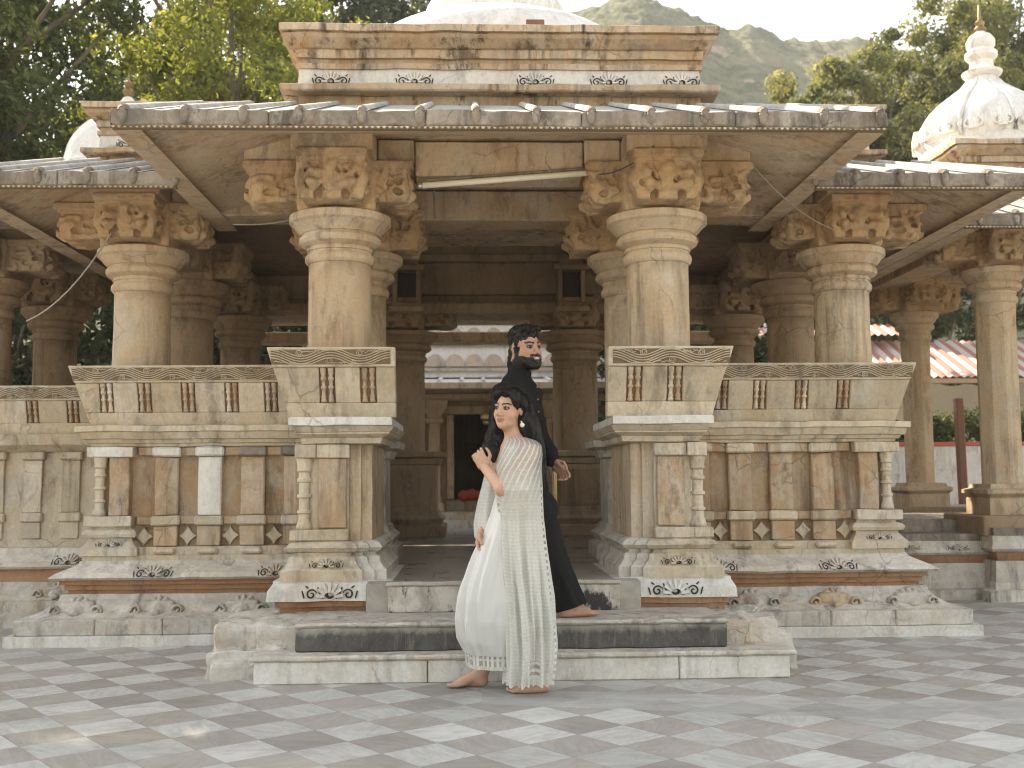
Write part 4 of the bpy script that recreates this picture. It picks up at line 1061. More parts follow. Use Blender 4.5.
LM = {'deep': leaf_mat('leaves_deep', (.035, .055, .018), (.10, .125, .035), .35, (.20, .20, .05)), 'dark': leaf_mat('leaves_dark', (.022, .036, .014), (.06, .08, .024), .3), 'mid': leaf_mat('leaves_mid', (.07, .095, .03), (.16, .175, .05), .4),
      'yellow': leaf_mat('leaves_yellow_green', (.13, .165, .04), (.28, .30, .075), .5, (.40, .38, .10)), 'blue': leaf_mat('leaves_bluish', (.05, .07, .045), (.10, .125, .075), .3),
      'pale': leaf_mat('leaves_pale_green', (.11, .135, .055), (.26, .265, .12), .42, (.40, .36, .15))}
bark = stone('bark', (.16, .12, .085), (.22, .18, .13), (.12, .10, .08), .5, bump=.8)
def leaves(centers, radii, n_per, size, squash=.8, seed=0, shell=.45):
    r = np.random.default_rng(seed); Vs = []; 
    cs = np.repeat(np.asarray(centers), n_per, 0); rs = np.repeat(np.asarray(radii), n_per)
    d = r.normal(size=(len(cs), 3)); d /= np.linalg.norm(d, axis=1)[:, None]
    rad = rs * (shell + (1 - shell) * r.random(len(cs))) * r.uniform(.75, 1.12, len(cs))
    p = cs + d * rad[:, None] * np.array([1, 1, squash])
    nrm = d * .6 + r.normal(size=d.shape) * .8 + np.array([0, 0, .3]); nrm /= np.linalg.norm(nrm, axis=1)[:, None]
    a = np.cross(nrm, r.normal(size=d.shape)); a /= np.linalg.norm(a, axis=1)[:, None]; b = np.cross(nrm, a)
    sz = size * r.uniform(.6, 1.35, len(cs))[:, None]
    V = np.stack([p - a * sz, p - b * sz * .45 + nrm * sz * .12, p + a * sz * 1.0, p + b * sz * .45 + nrm * sz * .12], 1).reshape(-1, 3)
    F = np.arange(len(V)).reshape(-1, 4)
    tone = np.clip(np.repeat(r.random(len(centers)), n_per) * .5 + r.random(len(cs)) * .5, 0, 1)
    return V, F, tone
def tree(x, y, h, cz, rx, rz, mat, n_cl, n_per, size, label, seed, cr=(.35, .75), group='trees behind the monument', name='broadleaf_tree', ry=None, trunk_r=.2):
    r = random.Random(seed); T = thing(name, (x, y, 0), label, 'tree', group); ry = ry or rx
    cs = []; rs = []
    while len(cs) < n_cl:
        d = Vector((r.gauss(0, 1), r.gauss(0, 1), r.gauss(0, 1))).normalized() * (r.random() ** .45)
        q = noise.noise(d * 1.7 + Vector((seed, 0, 0)))
        cs.append((x + d.x * rx * (1 + .3 * q), y + d.y * ry * (1 + .3 * q), cz + d.z * rz * (1 + .3 * q))); rs.append(r.uniform(*cr))
    V, F, t = leaves(cs, rs, n_per, size, .75, seed)
    link_mesh('crown', np_mesh('crown', V - np.array([x, y, 0]), F, [LM[mat]], False, {'tone': ('FACE', t)}), T)
    m = MB(); top = Vector((x + r.uniform(-.3, .3), y, cz + rz * .4))
    base = [Vector((x, y, 0)), Vector((x + r.uniform(-.2, .2), y, cz * .35)), Vector((x + r.uniform(-.3, .3), y, cz * .7)), top]
    m.tube(base, [trunk_r * 1.25, trunk_r, trunk_r * .8, .04], bark, 10)
    for i in range(min(26, n_cl)):
        c = Vector(cs[i * (n_cl // min(26, n_cl))]); f = r.uniform(.4, .85); k = min(int(f * 3), 2); s0 = base[k].lerp(base[k + 1], f * 3 - k)
        mid = s0.lerp(c, .5) + Vector((r.uniform(-.2, .2), r.uniform(-.2, .2), .25))
        m.tube([s0, mid, c], [trunk_r * .35, trunk_r * .22, .012], bark, 6)
    m.build('trunk', T)
G = 'trees behind the monument'
tree(-8.6, 17.0, 9, 7.0, 3.3, 4.6, 'deep', 210, 250, .07, 'dense dark green tree filling the upper left corner', 1, trunk_r=.3)
tree(-5.0, 20.5, 10, 8.6, 2.9, 3.6, 'yellow', 150, 260, .065, 'sunlit yellow-green tree rising above the left roof', 2, (.3, .65))
tree(-2.7, 21.5, 9, 7.6, 1.1, 2.2, 'yellow', 45, 220, .065, 'slim yellow-green tree close to the left end of the attic', 3, (.3, .5), trunk_r=.12)
tree(-8.4, 33.0, 13, 11.5, 5.2, 5.0, 'mid', 190, 220, .085, 'mid green tree with bare twigs behind the sunlit one', 4)
tree(-3.4, 28.0, 16, 12.4, 4.2, 4.4, 'blue', 220, 240, .09, 'tall bluish tree behind the attic left of the white dome', 5)
tree(9.9, 29.0, 12, 9.75, 2.5, 3.0, 'pale', 170, 260, .08, 'light green tree just left of the lotus dome', 6, (.3, .6))
tree(14.5, 29.5, 15, 11.6, 3.4, 4.4, 'pale', 280, 260, .08, 'taller light green tree behind the lotus dome', 7, (.3, .7))
tree(12.0, 32.0, 12, 9.0, 3.7, 3.7, 'mid', 190, 220, .095, 'dull green tree between the two light green ones', 8)
tree(12.5, 30.5, 7, 5.0, 4.2, 3.0, 'dark', 90, 130, .11, 'dark leafy tree over the striped shed roof', 9)
tree(6.6, 30.0, 7, 4.2, 2.6, 2.6, 'dark', 60, 130, .11, 'dark round tree behind the left end of the shed roof', 10)
tree(-6.8, 15.8, 5, 2.7, 1.7, 2.2, 'dark', 50, 140, .08, 'low dark tree seen between the left wing columns', 11, trunk_r=.12)
tree(-4.4, 16.0, 5, 2.6, 1.2, 2.0, 'dark', 45, 140, .08, 'low dark tree behind the left bay columns', 12, trunk_r=.12)
tree(2.6, 16.3, 5, 2.6, 1.0, 2.1, 'dark', 45, 140, .08, 'low dark tree behind the inner right columns of the hall', 13, trunk_r=.12)
tree(4.5, 16.9, 5, 2.5, .9, 1.6, 'dark', 36, 140, .08, 'low dark tree behind the right bay of the pavilion', 14, trunk_r=.12)
tree(-13, 19.0, 14, 9.0, 4.8, 5.4, 'mid', 170, 170, .11, 'big tree outside the left edge that shades the paving', 15, trunk_r=.4)
tree(-12.5, 27.0, 14, 8.5, 5.0, 6.5, 'deep', 190, 180, .11, 'broad dark tree behind the one in the upper left corner', 16, trunk_r=.4)
tree(-8.0, 26.0, 9, 6.0, 3.5, 4.0, 'dark', 120, 170, .10, 'dark tree low behind the left wing dome', 17)
tree(-3.2, 25.0, 6, 4.0, 2.2, 3.0, 'dark', 80, 150, .10, 'dark bush-like tree left of the shrine', 18)
tree(3.6, 25.0, 6, 4.0, 2.0, 3.0, 'dark', 80, 150, .10, 'dark bush-like tree right of the shrine', 19)
r = random.Random(4); cs = [(3.4 + 12.4 * r.random(), 20.75 + .3 * r.random(), .75 + 1.5 * r.random()) for _ in range(640)]
V, F, t = leaves(cs, [.32] * len(cs), 110, .055, .9, 33, .25)
V = V[:]; o = link_mesh('hedge', np_mesh('hedge', V - np.array([9, 20.9, 0]), F, [LM['deep']], False, {'tone': ('FACE', t)}), None, (9, 20.9, 0)); tag(o, 'clipped green hedge showing above the white yard wall', 'hedge')

def hill():
    crest = [(-52.7, 70.7), (-14.1, 82.9), (5.5, 89.1), (20.4, 93.1), (26.4, 95.6), (33.4, 96.7), (42.1, 93.7), (50.6, 89.3), (55.2, 90.1), (58.2, 88.9), (62.0, 86.9), (69.2, 86.5), (76.7, 87.4), (81.9, 85.4), (95.2, 81.1), (110.0, 75.9), (145.5, 69.5), (206.4, 55.3)]
    Yr = 210.; nx, ny = 460, 190
    X = np.linspace(-50, 130, nx); Yv = np.linspace(95, 330, ny)
    G, H = np.meshgrid(X, Yv, indexing='ij')
    ridge = np.interp(G * 210. / H, [c[0] for c in crest], [c[1] for c in crest]) + 1.2
    t = np.clip((H - 95) / (Yr - 95), 0, None); z = ridge * np.where(t < 1, t ** .85, np.maximum(0, 1 - (t - 1) * .6))
    n = np.array([noise.fractal(Vector((a * .03, b * .03, 0)), 1.0, 2.0, 5) for a, b in zip(G.ravel(), H.ravel())]).reshape(G.shape)
    n2 = np.array([abs(noise.noise(Vector((a * .22, b * .22, 3.)))) + .5 * abs(noise.noise(Vector((a * .6, b * .6, 9.)))) for a, b in zip(G.ravel(), H.ravel())]).reshape(G.shape)
    z = z + (n * 1.5 + (.8 - n2) * 1.9 - 1.1) * np.clip(t * 3, 0, 1)
    V = np.stack([G, H, z], -1).reshape(-1, 3); i = np.arange(nx * ny).reshape(nx, ny)
    F = np.stack([i[:-1, :-1], i[1:, :-1], i[1:, 1:], i[:-1, 1:]], -1).reshape(-1, 4)
    m, nt, b, out = new_mat('scrub_hillside'); P = node(nt, 'ShaderNodeNewGeometry').outputs['Position']
    a = nz(nt, P, .05, 6, .6); s = nz(nt, P, .35, 6, .7); r_ = nz(nt, P, .12, 5, .6)
    col = mixc(nt, ramp(nt, s, .42, .58), (.055, .078, .032), (.17, .175, .085))
    col = mixc(nt, mul(nt, ramp(nt, a, .54, .66), .7), col, (.27, .235, .14))
    col = mixc(nt, ramp(nt, r_, .64, .68), col, (.42, .31, .24))
    nt.links.new(col, b.inputs['Base Color']); b.inputs['Roughness'].default_value = 1.
    bp = node(nt, 'ShaderNodeBump', {'Height': s, 'Strength': 1., 'Distance': 3.}); nt.links.new(bp.outputs[0], b.inputs['Normal'])
    tag(link_mesh('hill', np_mesh('hill', V, F, [m], True)), kind='structure')
hill()
hm, nt, b, out = new_mat('haze_air'); nt.nodes.remove(b)
nt.links.new(node(nt, 'ShaderNodeVolumePrincipled', {'Color': (.86, .90, .94, 1), 'Density': .0007, 'Anisotropy': .0}).outputs[0], out.inputs['Volume'])
m = MB(); m.box(-270, 270, -70, 390, -1.1, 115, hm, .01, .5); tag(m.build('haze'), kind='stuff')
# ------------------------------------------------------------------ the couple
A_ = lambda *p: np.array(p, float)
def unit(v): v = np.array(v, float); return v / np.linalg.norm(v)
def frame(f, tilt=0., pitch=0.):
    """columns: subject's left, forward, up"""
    f = unit((f[0], f[1], 0)); l = A_(-f[1], f[0], 0); u = A_(0, 0, 1)
    f, u = f * math.cos(pitch) + u * math.sin(pitch), u * math.cos(pitch) - f * math.sin(pitch)
    l, u = l * math.cos(tilt) + u * math.sin(tilt), u * math.cos(tilt) - l * math.sin(tilt)
    return np.stack([l, f, u], 1)
def head(S, c, R, male, k=1.):
    P = lambda x, y, z: tuple(c + R @ (A_(x, y, z) * k))
    E = lambda p, r, kk=.012, op='u': S.ell(P(*p), A_(*r) * k, R=R, k=kk, op=op)
    C = lambda a, b, ra, rb, kk=.01: S.cap(P(*a), P(*b), ra * k, rb * k, kk)
    E((0, -.02, .03), (.075, .095, .088)); E((0, .022, -.025), (.063, .070, .085), .02)
    j = 1.1 if male else 1.
    E((0, .035, -.078), (.046 * j, .048, .036), .02); E((0, .070, -.098), (.019 * j, .017, .016), .02)
    for s in (-1, 1):
        E((s * .038, .050, -.034), (.026, .024, .026), .018)
        E((s * .075, -.012, -.004), (.011, .021, .030), .006)
        E((s * .030, .096, -.001), (.017, .012, .0105), .006, 'sub')
        E((s * .030, .0775, -.002), (.015, .0135, .0105), .002)
        E((s * .0115, .097, -.040), (.009, .010, .0085), .006)
        C((s * .010, .090, .019), (s * .046, .074, .018), .008, .007, .01)
    C((0, .088, .006), (0, .112 + (.004 if male else 0), -.034), .0075, .0115, .010)
    E((0, .090, -.0635), (.021, .011, .0055), .005); E((0, .088, -.0735), (.018, .011, .0065), .005)
    if male:
        E((0, .048, -.088), (.052, .052, .042), .02); E((0, .072, -.108), (.03, .022, .022), .02)
        for s in (-1, 1): E((s * .056, .012, -.062), (.020, .034, .045), .02)
        E((0, .094, -.053), (.03, .010, .007), .006)
def head_colour(V, col, c, R, male, k, skin):
    q = (V - c) @ R / k; x, y, z = q.T; ax = np.abs(x); m = np.linalg.norm(q, axis=1) < .2
    nzv = np.array([noise.noise(Vector(p * 60)) for p in V[m]]) if m.any() else 0
    n = np.zeros(len(V)); n[m] = nzv
    fr = m & (y > .03)
    ck = fr & (ax > .02) & (ax < .06) & (np.abs(z + .03) < .022); col[ck] = col[ck] * (1.02, .93, .92)
    lip = fr & (y > .075) & ((x / .026) ** 2 + ((z + .0685 - .25 * np.clip(ax - .010, 0, .02)) / .0105) ** 2 < 1)
    col[lip] = (.43, .16, .135) if not male else (.42, .20, .16)
    if male:
        beard = m & (y > -.02) & ((z < -.062 - .10 * (.03 - np.clip(ax, 0, .03)) + .45 * np.clip(ax - .036, 0, .03) + .004 * n) | ((ax > .060) & (z < .005) & (y < .03)))
        beard &= (z > -.128 - .2 * np.clip(.05 - y, 0, .1) * 0) & (z > -.132) & ~(fr & ((x / .019) ** 2 + ((z + .068) / .0080) ** 2 < 1))
        beard |= fr & (y > .07) & (ax < .032) & (np.abs(z + .0515) < .0065)
        beard &= ~((ax > .064) & (y < -.002) & (z > -.06))
        col[beard] = (.008, .006, .005)
        t = fr & (y > .075) & ((x / .015) ** 2 + ((z + .0675) / .0042) ** 2 < 1); col[t] = (.60, .55, .50)
    brow = fr & (ax > .010) & (ax < .050) & (np.abs(z - (.0185 + .006 * np.sin((ax - .01) / .04 * 2.6) - .0)) < (.0052 if male else .0038)); col[brow] = (.02, .014, .012)
    ex, ez = (ax - .030) / .0150, (z + .0015) / .0072
    lash = fr & (ex ** 2 + ((z + .0005) / .0098) ** 2 < 1.15); col[lash] = (.05, .032, .028)
    eye = fr & (ex ** 2 + ez ** 2 < .85); col[eye] = (.30, .25, .23)
    iris = fr & ((ax - .030 + .002 * np.sign(x)) ** 2 + (z + .001) ** 2 < .0085 ** 2); col[iris] = (.03, .016, .01)
    return col
def hand(S, w, d, n, ts, curl, k=1., spread=.018, r=.0083):
    w = A_(*w); d = unit(d); n = unit(np.array(n) - d * (np.array(n) @ d)); s = np.cross(d, n); s = s * np.sign(s @ np.array(ts))
    S.box(w + d * .048 * k, (.036 * k, .046 * k, .0145 * k), R=np.stack([s, d, n], 1), rad=.013 * k, k=.012)
    S.ell(w + d * .025 * k + s * .025 * k + n * .008 * k, (.016 * k, .028 * k, .015 * k), R=np.stack([s, d, n], 1), k=.012)
    for i, (o, L) in enumerate(zip((1.6, .55, -.5, -1.5), (.074, .083, .077, .060))):
        p = w + d * (.090 - .004 * abs(o - .5)) * k + s * o * spread * k; a = 0.
        for j, (fr, rr) in enumerate(((.45, 1.), (.31, .92), (.24, .82))):
            a += curl[i][j]; dd = d * math.cos(a) + n * math.sin(a) + s * o * .05
            e = p + unit(dd) * L * fr * k; S.cap(p, e, r * rr * k, r * rr * .93 * k, .003); p = e
    p = w + d * .022 * k + s * .033 * k
    for L, rr, v in ((.036, .0115, d * .65 + s * .65 + n * .3), (.030, .0098, d * .85 + s * .15 + n * .45), (.024, .0088, d * .8 - s * .1 + n * .5)):
        e = p + unit(v) * L * k; S.cap(p, e, rr * k, rr * .92 * k, .005); p = e
def foot(S, ank, heel, toe, side, k=1.):
    ank, heel, toe = A_(*ank), A_(*heel), A_(*toe); f = toe - heel; L = np.linalg.norm(f); f = f / L; l = np.cross((0, 0, 1), f); l = l / np.linalg.norm(l) * side
    up = A_(0, 0, 1)
    S.cap(ank, heel + up * .035 + f * .03, .036, .034, .02); S.ell(heel + up * .026 + f * .025, (.032, .032, .027), k=.015)
    S.cap(ank + f * .02 - up * .015, heel + f * L * .62 + up * .026, .036, .026, .025)
    S.cap(heel + f * .05 + up * .018 - l * .012, heel + f * L * .68 + up * .016 - l * .018, .022, .019, .015)
    S.ell(heel + f * L * .68 + up * .018, (.042, .042, .017), k=.015)
    for i, (o, q, r) in enumerate(((.030, .985, .0115), (.012, .975, .0085), (-.004, .945, .008), (-.019, .91, .0075), (-.032, .87, .007))):
        S.cap(heel + f * L * .70 + l * o + up * .014, heel + f * (L * q - r) + l * o + up * (.004 + r), r * 1.05, r, .005)
def m_skin(name):
    m, nt, b, out = new_mat(name)
    a = node(nt, 'ShaderNodeAttribute', attribute_name='col').outputs['Color']
    P = node(nt, 'ShaderNodeTexCoord').outputs['Object']; n = nz(nt, P, 60, 4, .6)
    v = node(nt, 'ShaderNodeMapRange', {'Value': n, 'From Min': .3, 'From Max': .7, 'To Min': .93, 'To Max': 1.06}).outputs[0]
    nt.links.new(node(nt, 'ShaderNodeHueSaturation', {'Color': a, 'Value': v}).outputs[0], b.inputs['Base Color'])
    b.inputs['Roughness'].default_value = .5; b.inputs['Specular IOR Level'].default_value = .3; b.inputs['Subsurface Weight'].default_value = .06; b.inputs['Subsurface Radius'].default_value = (.012, .005, .003); b.inputs['Subsurface Scale'].default_value = .6
    return m
SKIN = m_skin('skin')
def smooth_pts(V, F, it=1, lam=.5):
    e = np.concatenate([F[:, [0, 1]], F[:, [1, 2]], F[:, [2, 3]], F[:, [3, 0]]])
    for _ in range(it):
        acc = np.zeros_like(V); cnt = np.zeros(len(V))
        np.add.at(acc, e[:, 0], V[e[:, 1]]); np.add.at(cnt, e[:, 0], 1); np.add.at(acc, e[:, 1], V[e[:, 0]]); np.add.at(cnt, e[:, 1], 1)
        V = V + lam * (acc / cnt[:, None] - V)
    return V
def loft(rings, close=True):
    n = len(rings[0]); V = np.concatenate(rings); F = []
    for i in range(len(rings) - 1):
        for k in range(n if close else n - 1):
            F.append((i * n + k, i * n + (k + 1) % n, (i + 1) * n + (k + 1) % n, (i + 1) * n + k))
    return V, np.array(F)
hairm, nt, b, out = new_mat('black_hair')
P = node(nt, 'ShaderNodeTexCoord').outputs['Object']
n_ = nz(nt, vscale(nt, P, (90, 90, 14)), 1.6, 4, .6)
nt.links.new(mixc(nt, n_, (.004, .0035, .0035), (.016, .012, .010)), b.inputs['Base Color']); b.inputs['Roughness'].default_value = .45; b.inputs['Specular IOR Level'].default_value = .25
bp = node(nt, 'ShaderNodeBump', {'Height': n_, 'Strength': .7, 'Distance': .01}); nt.links.new(bp.outputs[0], b.inputs['Normal'])
def hair_mesh(S, amp=.010, stretch=(34, 34, 9)):
    V, F = S.mesh(); V = smooth_pts(V, F, 1); c = V.mean(0)
    D = np.array([noise.noise(Vector(p * np.array(stretch))) * amp + noise.noise(Vector(p * np.array(stretch) * 2.3)) * amp * .5 for p in V])
    # push along the surface normal
    nrm = np.zeros_like(V); fn = np.cross(V[F[:, 2]] - V[F[:, 0]], V[F[:, 3]] - V[F[:, 1]])
    for k in range(4): np.add.at(nrm, F[:, k], fn)
    nrm /= np.linalg.norm(nrm, axis=1)[:, None] + 1e-12
    return V + nrm * D[:, None], F
def strands(mb, guides, n, spread, r, seed, mat):
    q = random.Random(seed)
    for _ in range(n):
        g = q.choice(guides); off = Vector((q.gauss(0, spread), q.gauss(0, spread), q.gauss(0, spread * .4))); ph = q.uniform(0, 6.28); a = q.uniform(.004, .012)
        pts = []; m = len(g)
        for i in range((m - 1) * 5 + 1):
            k = min(i // 5, m - 2); t = i / 5 - k; p = Vector(g[k]).lerp(Vector(g[k + 1]), t)
            pts.append(p + off * (.35 + .65 * i / (5 * (m - 1))) + Vector((math.sin(i * .9 + ph), math.cos(i * .8 + ph), 0)) * a)
        mb.tube(pts, [r * (1 - .7 * i / len(pts)) for i in range(len(pts))], mat, 5)

# ---- woman in white
WL0 = np.array([.03, 6.08, .004])
S = Solid((-.42, 5.68, -.02), (.32, 6.36, 1.70), .004)
hc = A_(.012, 6.05, 1.527); hR = frame((-math.sin(math.radians(34)), -math.cos(math.radians(34))), math.radians(-4), math.radians(3))
head(S, hc, hR, False, .98)
bf = frame((-.9, -.42)); BP = lambda x, y, z: tuple(A_(.035, 6.06, 0) + bf @ A_(x, y, z))
S.cap((.022, 6.065, 1.44), (.048, 6.065, 1.32), .046, .056, .03)
S.cap((.05, 6.065, 1.33), (.117, 5.935, 1.285), .045, .048, .04); S.cap((.05, 6.065, 1.33), (-.01, 6.19, 1.285), .045, .048, .04)
S.ell(BP(0, .0, 1.22), (.15, .10, .14), R=bf, k=.04)
for s in (-1, 1): S.ell(BP(s * .068, .065, 1.175), (.058, .055, .056), R=bf, k=.04)
S.ell(BP(0, 0, 1.05), (.118, .085, .12), R=bf, k=.05); S.ell(BP(0, -.01, .89), (.155, .12, .13), R=bf, k=.05)
S.chain([(.117, 5.93, 1.285), (-.035, 5.855, 1.090), (-.124, 5.975, 1.205)], [.046, .037, .026], .02)
S.chain([(-.012, 6.19, 1.285), (-.09, 6.20, 1.03), (-.142, 6.06, .868)], [.045, .036, .025], .02)
hand(S, (-.126, 5.98, 1.208), (-.42, .06, .85), (.10, .85, -.35), (1, 0, .2), ((.95, 1.15, .8), (1.25, 1.45, .9), (1.35, 1.5, .9), (1.4, 1.5, .9)), .98, .0175)
hand(S, (-.144, 6.055, .862), (-.22, -.32, -.9), (.75, -.35, -.3), (-.5, -.8, .2), ((.5, .7, .4), (.6, .8, .5), (.7, .8, .5), (.7, .9, .5)), .95, .0175)
S.chain([(.0, 6.13, .86), (-.125, 6.16, .47), (-.140, 6.195, .10)], [.085, .055, .035], .03); S.chain([(.03, 5.98, .86), (.07, 6.01, .46), (.19, 6.03, .10)], [.085, .055, .035], .03)
foot(S, (-.142, 6.20, .085), (-.120, 6.205, .004), (-.345, 6.19, .004), 1); foot(S, (.178, 6.03, .085), (.214, 6.03, .004), (-.02, 6.005, .004), -1)
V, F = S.mesh(); V = smooth_pts(V, F, 1, .4)
col = np.tile(A_(.56, .335, .235), (len(V), 1)); col = head_colour(V, col, hc, hR, False, .98, None)
WOM = link_mesh('person', np_mesh('person', V - WL0, F, [SKIN], True, {'col': ('POINT', col)}), None, WL0)
tag(WOM, 'woman in a long white lace dress and sheer cape walking left, one hand raised', 'person')
# hair
S = Solid((-.22, 5.85, .95), (.28, 6.28, 1.70), .006)
P_ = lambda x, y, z: tuple(hc + hR @ (A_(x, y, z)))
S.ell(P_(0, -.028, .034), (.086, .104, .096), R=hR, k=.01)
S.ell(P_(.0, .01, .095), (.06, .075, .03), R=hR, k=.03)
for s in (-1, 1): S.chain([P_(s * .03, .075, .085), P_(s * .068, .045, .055), P_(s * .080, .015, .0), P_(s * .086, -.035, -.06)], [.020, .020, .016, .03], .012)
S.ell(P_(0, .106, -.010), (.061, .076, .086), R=hR, k=.016, op='sub')
S.ell(P_(.095, .012, -.02), (.03, .028, .035), R=hR, k=.008, op='sub')
S.chain([P_(.0, -.09, .0), (.105, 6.10, 1.42), (.135, 6.12, 1.30), (.155, 6.13, 1.15), (.15, 6.12, 1.02)], [.085, .075, .072, .06, .02], .03)
S.chain([P_(-.07, -.03, -.02), (-.035, 6.15, 1.44), (-.066, 6.13, 1.375), (-.090, 6.09, 1.315), (-.125, 6.07, 1.275)], [.045, .045, .045, .04, .014], .03)
S.chain([(-.05, 6.10, 1.36), (-.07, 6.05, 1.29), (-.075, 6.03, 1.24)], [.03, .028, .01], .02)
V, F = hair_mesh(S, .012)
HA = link_mesh('hair', np_mesh('hair', V - WL0, F, [hairm], True), WOM)
mb = MB(); strands(mb, [[P_(0, -.09, .05), (.105, 6.08, 1.42), (.135, 6.09, 1.30), (.155, 6.08, 1.15), (.16, 6.10, 1.0)], [P_(.06, -.07, .03), (.12, 6.05, 1.40), (.15, 6.06, 1.30), (.175, 6.06, 1.14)]], 60, .025, .004, 5, hairm)
strands(mb, [[P_(-.05, -.03, .02), (-.04, 6.12, 1.43), (-.075, 6.09, 1.36), (-.105, 6.06, 1.30), (-.15, 6.05, 1.262)]], 45, .018, .0035, 6, hairm)
strands(mb, [[P_(.01, .085, .10), P_(.05, .03, .125), P_(.085, -.03, .08), P_(.09, -.075, -.02), (.125, 6.02, 1.40)], [P_(-.01, .08, .105), P_(-.045, .03, .12), P_(-.08, -.02, .07), P_(-.085, -.05, -.03), (-.05, 6.10, 1.40)], [P_(.02, .075, .10), P_(.075, .045, .06), P_(.092, .0, .02), P_(.09, -.04, -.05)]], 70, .008, .0022, 8, hairm)
mb.build('hair_strands', HA, None); HA.children[0].data.transform(Matrix.Translation(Vector(WL[HA.name]) - Vector(WL0)))
# dress
satin, nt, b, out = new_mat('white_satin')
P = node(nt, 'ShaderNodeTexCoord').outputs['Object']; n1 = nz(nt, vscale(nt, P, (1, 1, .25)), 22, 5, .6); n2 = nz(nt, P, 140, 3, .6)
nt.links.new(mixc(nt, n1, (.56, .555, .53), (.64, .635, .61)), b.inputs['Base Color']); b.inputs['Roughness'].default_value = .5; b.inputs['Sheen Weight'].default_value = .25
bp = node(nt, 'ShaderNodeBump', {'Height': add(nt, n1, mul(nt, n2, .3)), 'Strength': .25, 'Distance': .01}); nt.links.new(bp.outputs[0], b.inputs['Normal'])
def lace(name, lo, hi, top_sheer):
    """white net: thread bands, sequins and ladder borders; transparent where the net is open"""
    m, nt, b, out = new_mat(name)
    u = node(nt, 'ShaderNodeAttribute', attribute_name='u').outputs['Fac']; v = node(nt, 'ShaderNodeAttribute', attribute_name='v').outputs['Fac']
    sh = node(nt, 'ShaderNodeAttribute', attribute_name='sheer').outputs['Fac']; bd = node(nt, 'ShaderNodeAttribute', attribute_name='ladder').outputs['Fac']
    P = node(nt, 'ShaderNodeTexCoord').outputs['Object']
    wob = mul(nt, nz(nt, P, 20, 3, .6), .02)
    bands = node(nt, 'ShaderNodeMath', {0: mul(nt, add(nt, v, wob), 2 * PI / .019)}, operation='SINE').outputs[0]
    bands = ramp(nt, bands, -.2, .5)
    dia = node(nt, 'ShaderNodeMath', {0: mul(nt, add(nt, add(nt, mul(nt, u, .8), mul(nt, v, .55)), wob), 2 * PI / .040)}, operation='SINE').outputs[0]
    dia = ramp(nt, dia, .2, .95)
    lad = node(nt, 'ShaderNodeMath', {0: mul(nt, v, 2 * PI / .034)}, operation='SINE').outputs[0]; lad = ramp(nt, lad, -.1, .15)
    a_low = node(nt, 'ShaderNodeMapRange', {'Value': bands, 'To Min': lo, 'To Max': hi}).outputs[0]
    a_top = node(nt, 'ShaderNodeMapRange', {'Value': dia, 'To Min': top_sheer, 'To Max': .85}).outputs[0]
    def mixf(f, a, b_):
        n = node(nt, 'ShaderNodeMix', data_type='FLOAT')
        for s_, vv in ((n.inputs[0], f), (n.inputs[2], a), (n.inputs[3], b_)):
            if isinstance(vv, bpy.types.NodeSocket): nt.links.new(vv, s_)
            else: s_.default_value = vv
        return n.outputs[0]
    al = mixf(sh, a_low, a_top)
    al = mixf(bd, al, node(nt, 'ShaderNodeMapRange', {'Value': lad, 'To Min': .40, 'To Max': 1.}).outputs[0])
    vor = node(nt, 'ShaderNodeTexVoronoi', {'Vector': P, 'Scale': 95.0}).outputs['Distance']
    seq = node(nt, 'ShaderNodeMath', {0: vor, 1: .22}, operation='LESS_THAN').outputs[0]
    al = node(nt, 'ShaderNodeMath', {0: al, 1: mul(nt, seq, .75)}, operation='MAXIMUM').outputs[0]
    nt.links.new(mixc(nt, seq, (.62, .615, .575), (.80, .79, .74)), b.inputs['Base Color']); b.inputs['Roughness'].default_value = .55
    tr = node(nt, 'ShaderNodeBsdfTranslucent', {'Color': (.7, .7, .66, 1)})
    m1 = node(nt, 'ShaderNodeMixShader', {0: .25, 1: b.outputs[0], 2: tr.outputs[0]}).outputs[0]
    tp = node(nt, 'ShaderNodeBsdfTransparent')
    nt.links.new(node(nt, 'ShaderNodeMixShader', {0: al, 1: tp.outputs[0], 2: m1}).outputs[0], out.inputs[0])
    bp = node(nt, 'ShaderNodeBump', {'Height': add(nt, mul(nt, bands, .5), mul(nt, seq, 1.)), 'Strength': .35, 'Distance': .006}); nt.links.new(bp.outputs[0], b.inputs['Normal'])
    return m
rows = [(1.325, -.016, .10, 6.06, .12), (1.300, -.030, .115, 6.06, .15), (1.276, -.045, .118, 6.06, .150), (1.216, -.066, .132, 6.06, .140), (1.14, -.062, .130, 6.06, .125), (1.047, -.070, .127, 6.06, .122), (.95, -.098, .137, 6.06, .15), (.842, -.142, .152, 6.07, .18), (.761, -.181, .163, 6.08, .19), (.68, -.214, .173, 6.09, .20),
        (.573, -.252, .177, 6.09, .205), (.493, -.272, .176, 6.09, .205), (.386, -.277, .164, 6.09, .20), (.279, -.259, .147, 6.10, .19), (.199, -.228, .125, 6.11, .17)]
zs = np.array([r[0] for r in rows])[::-1]; ip = lambda z, j: np.interp(z, zs, np.array([r[j] for r in rows])[::-1])
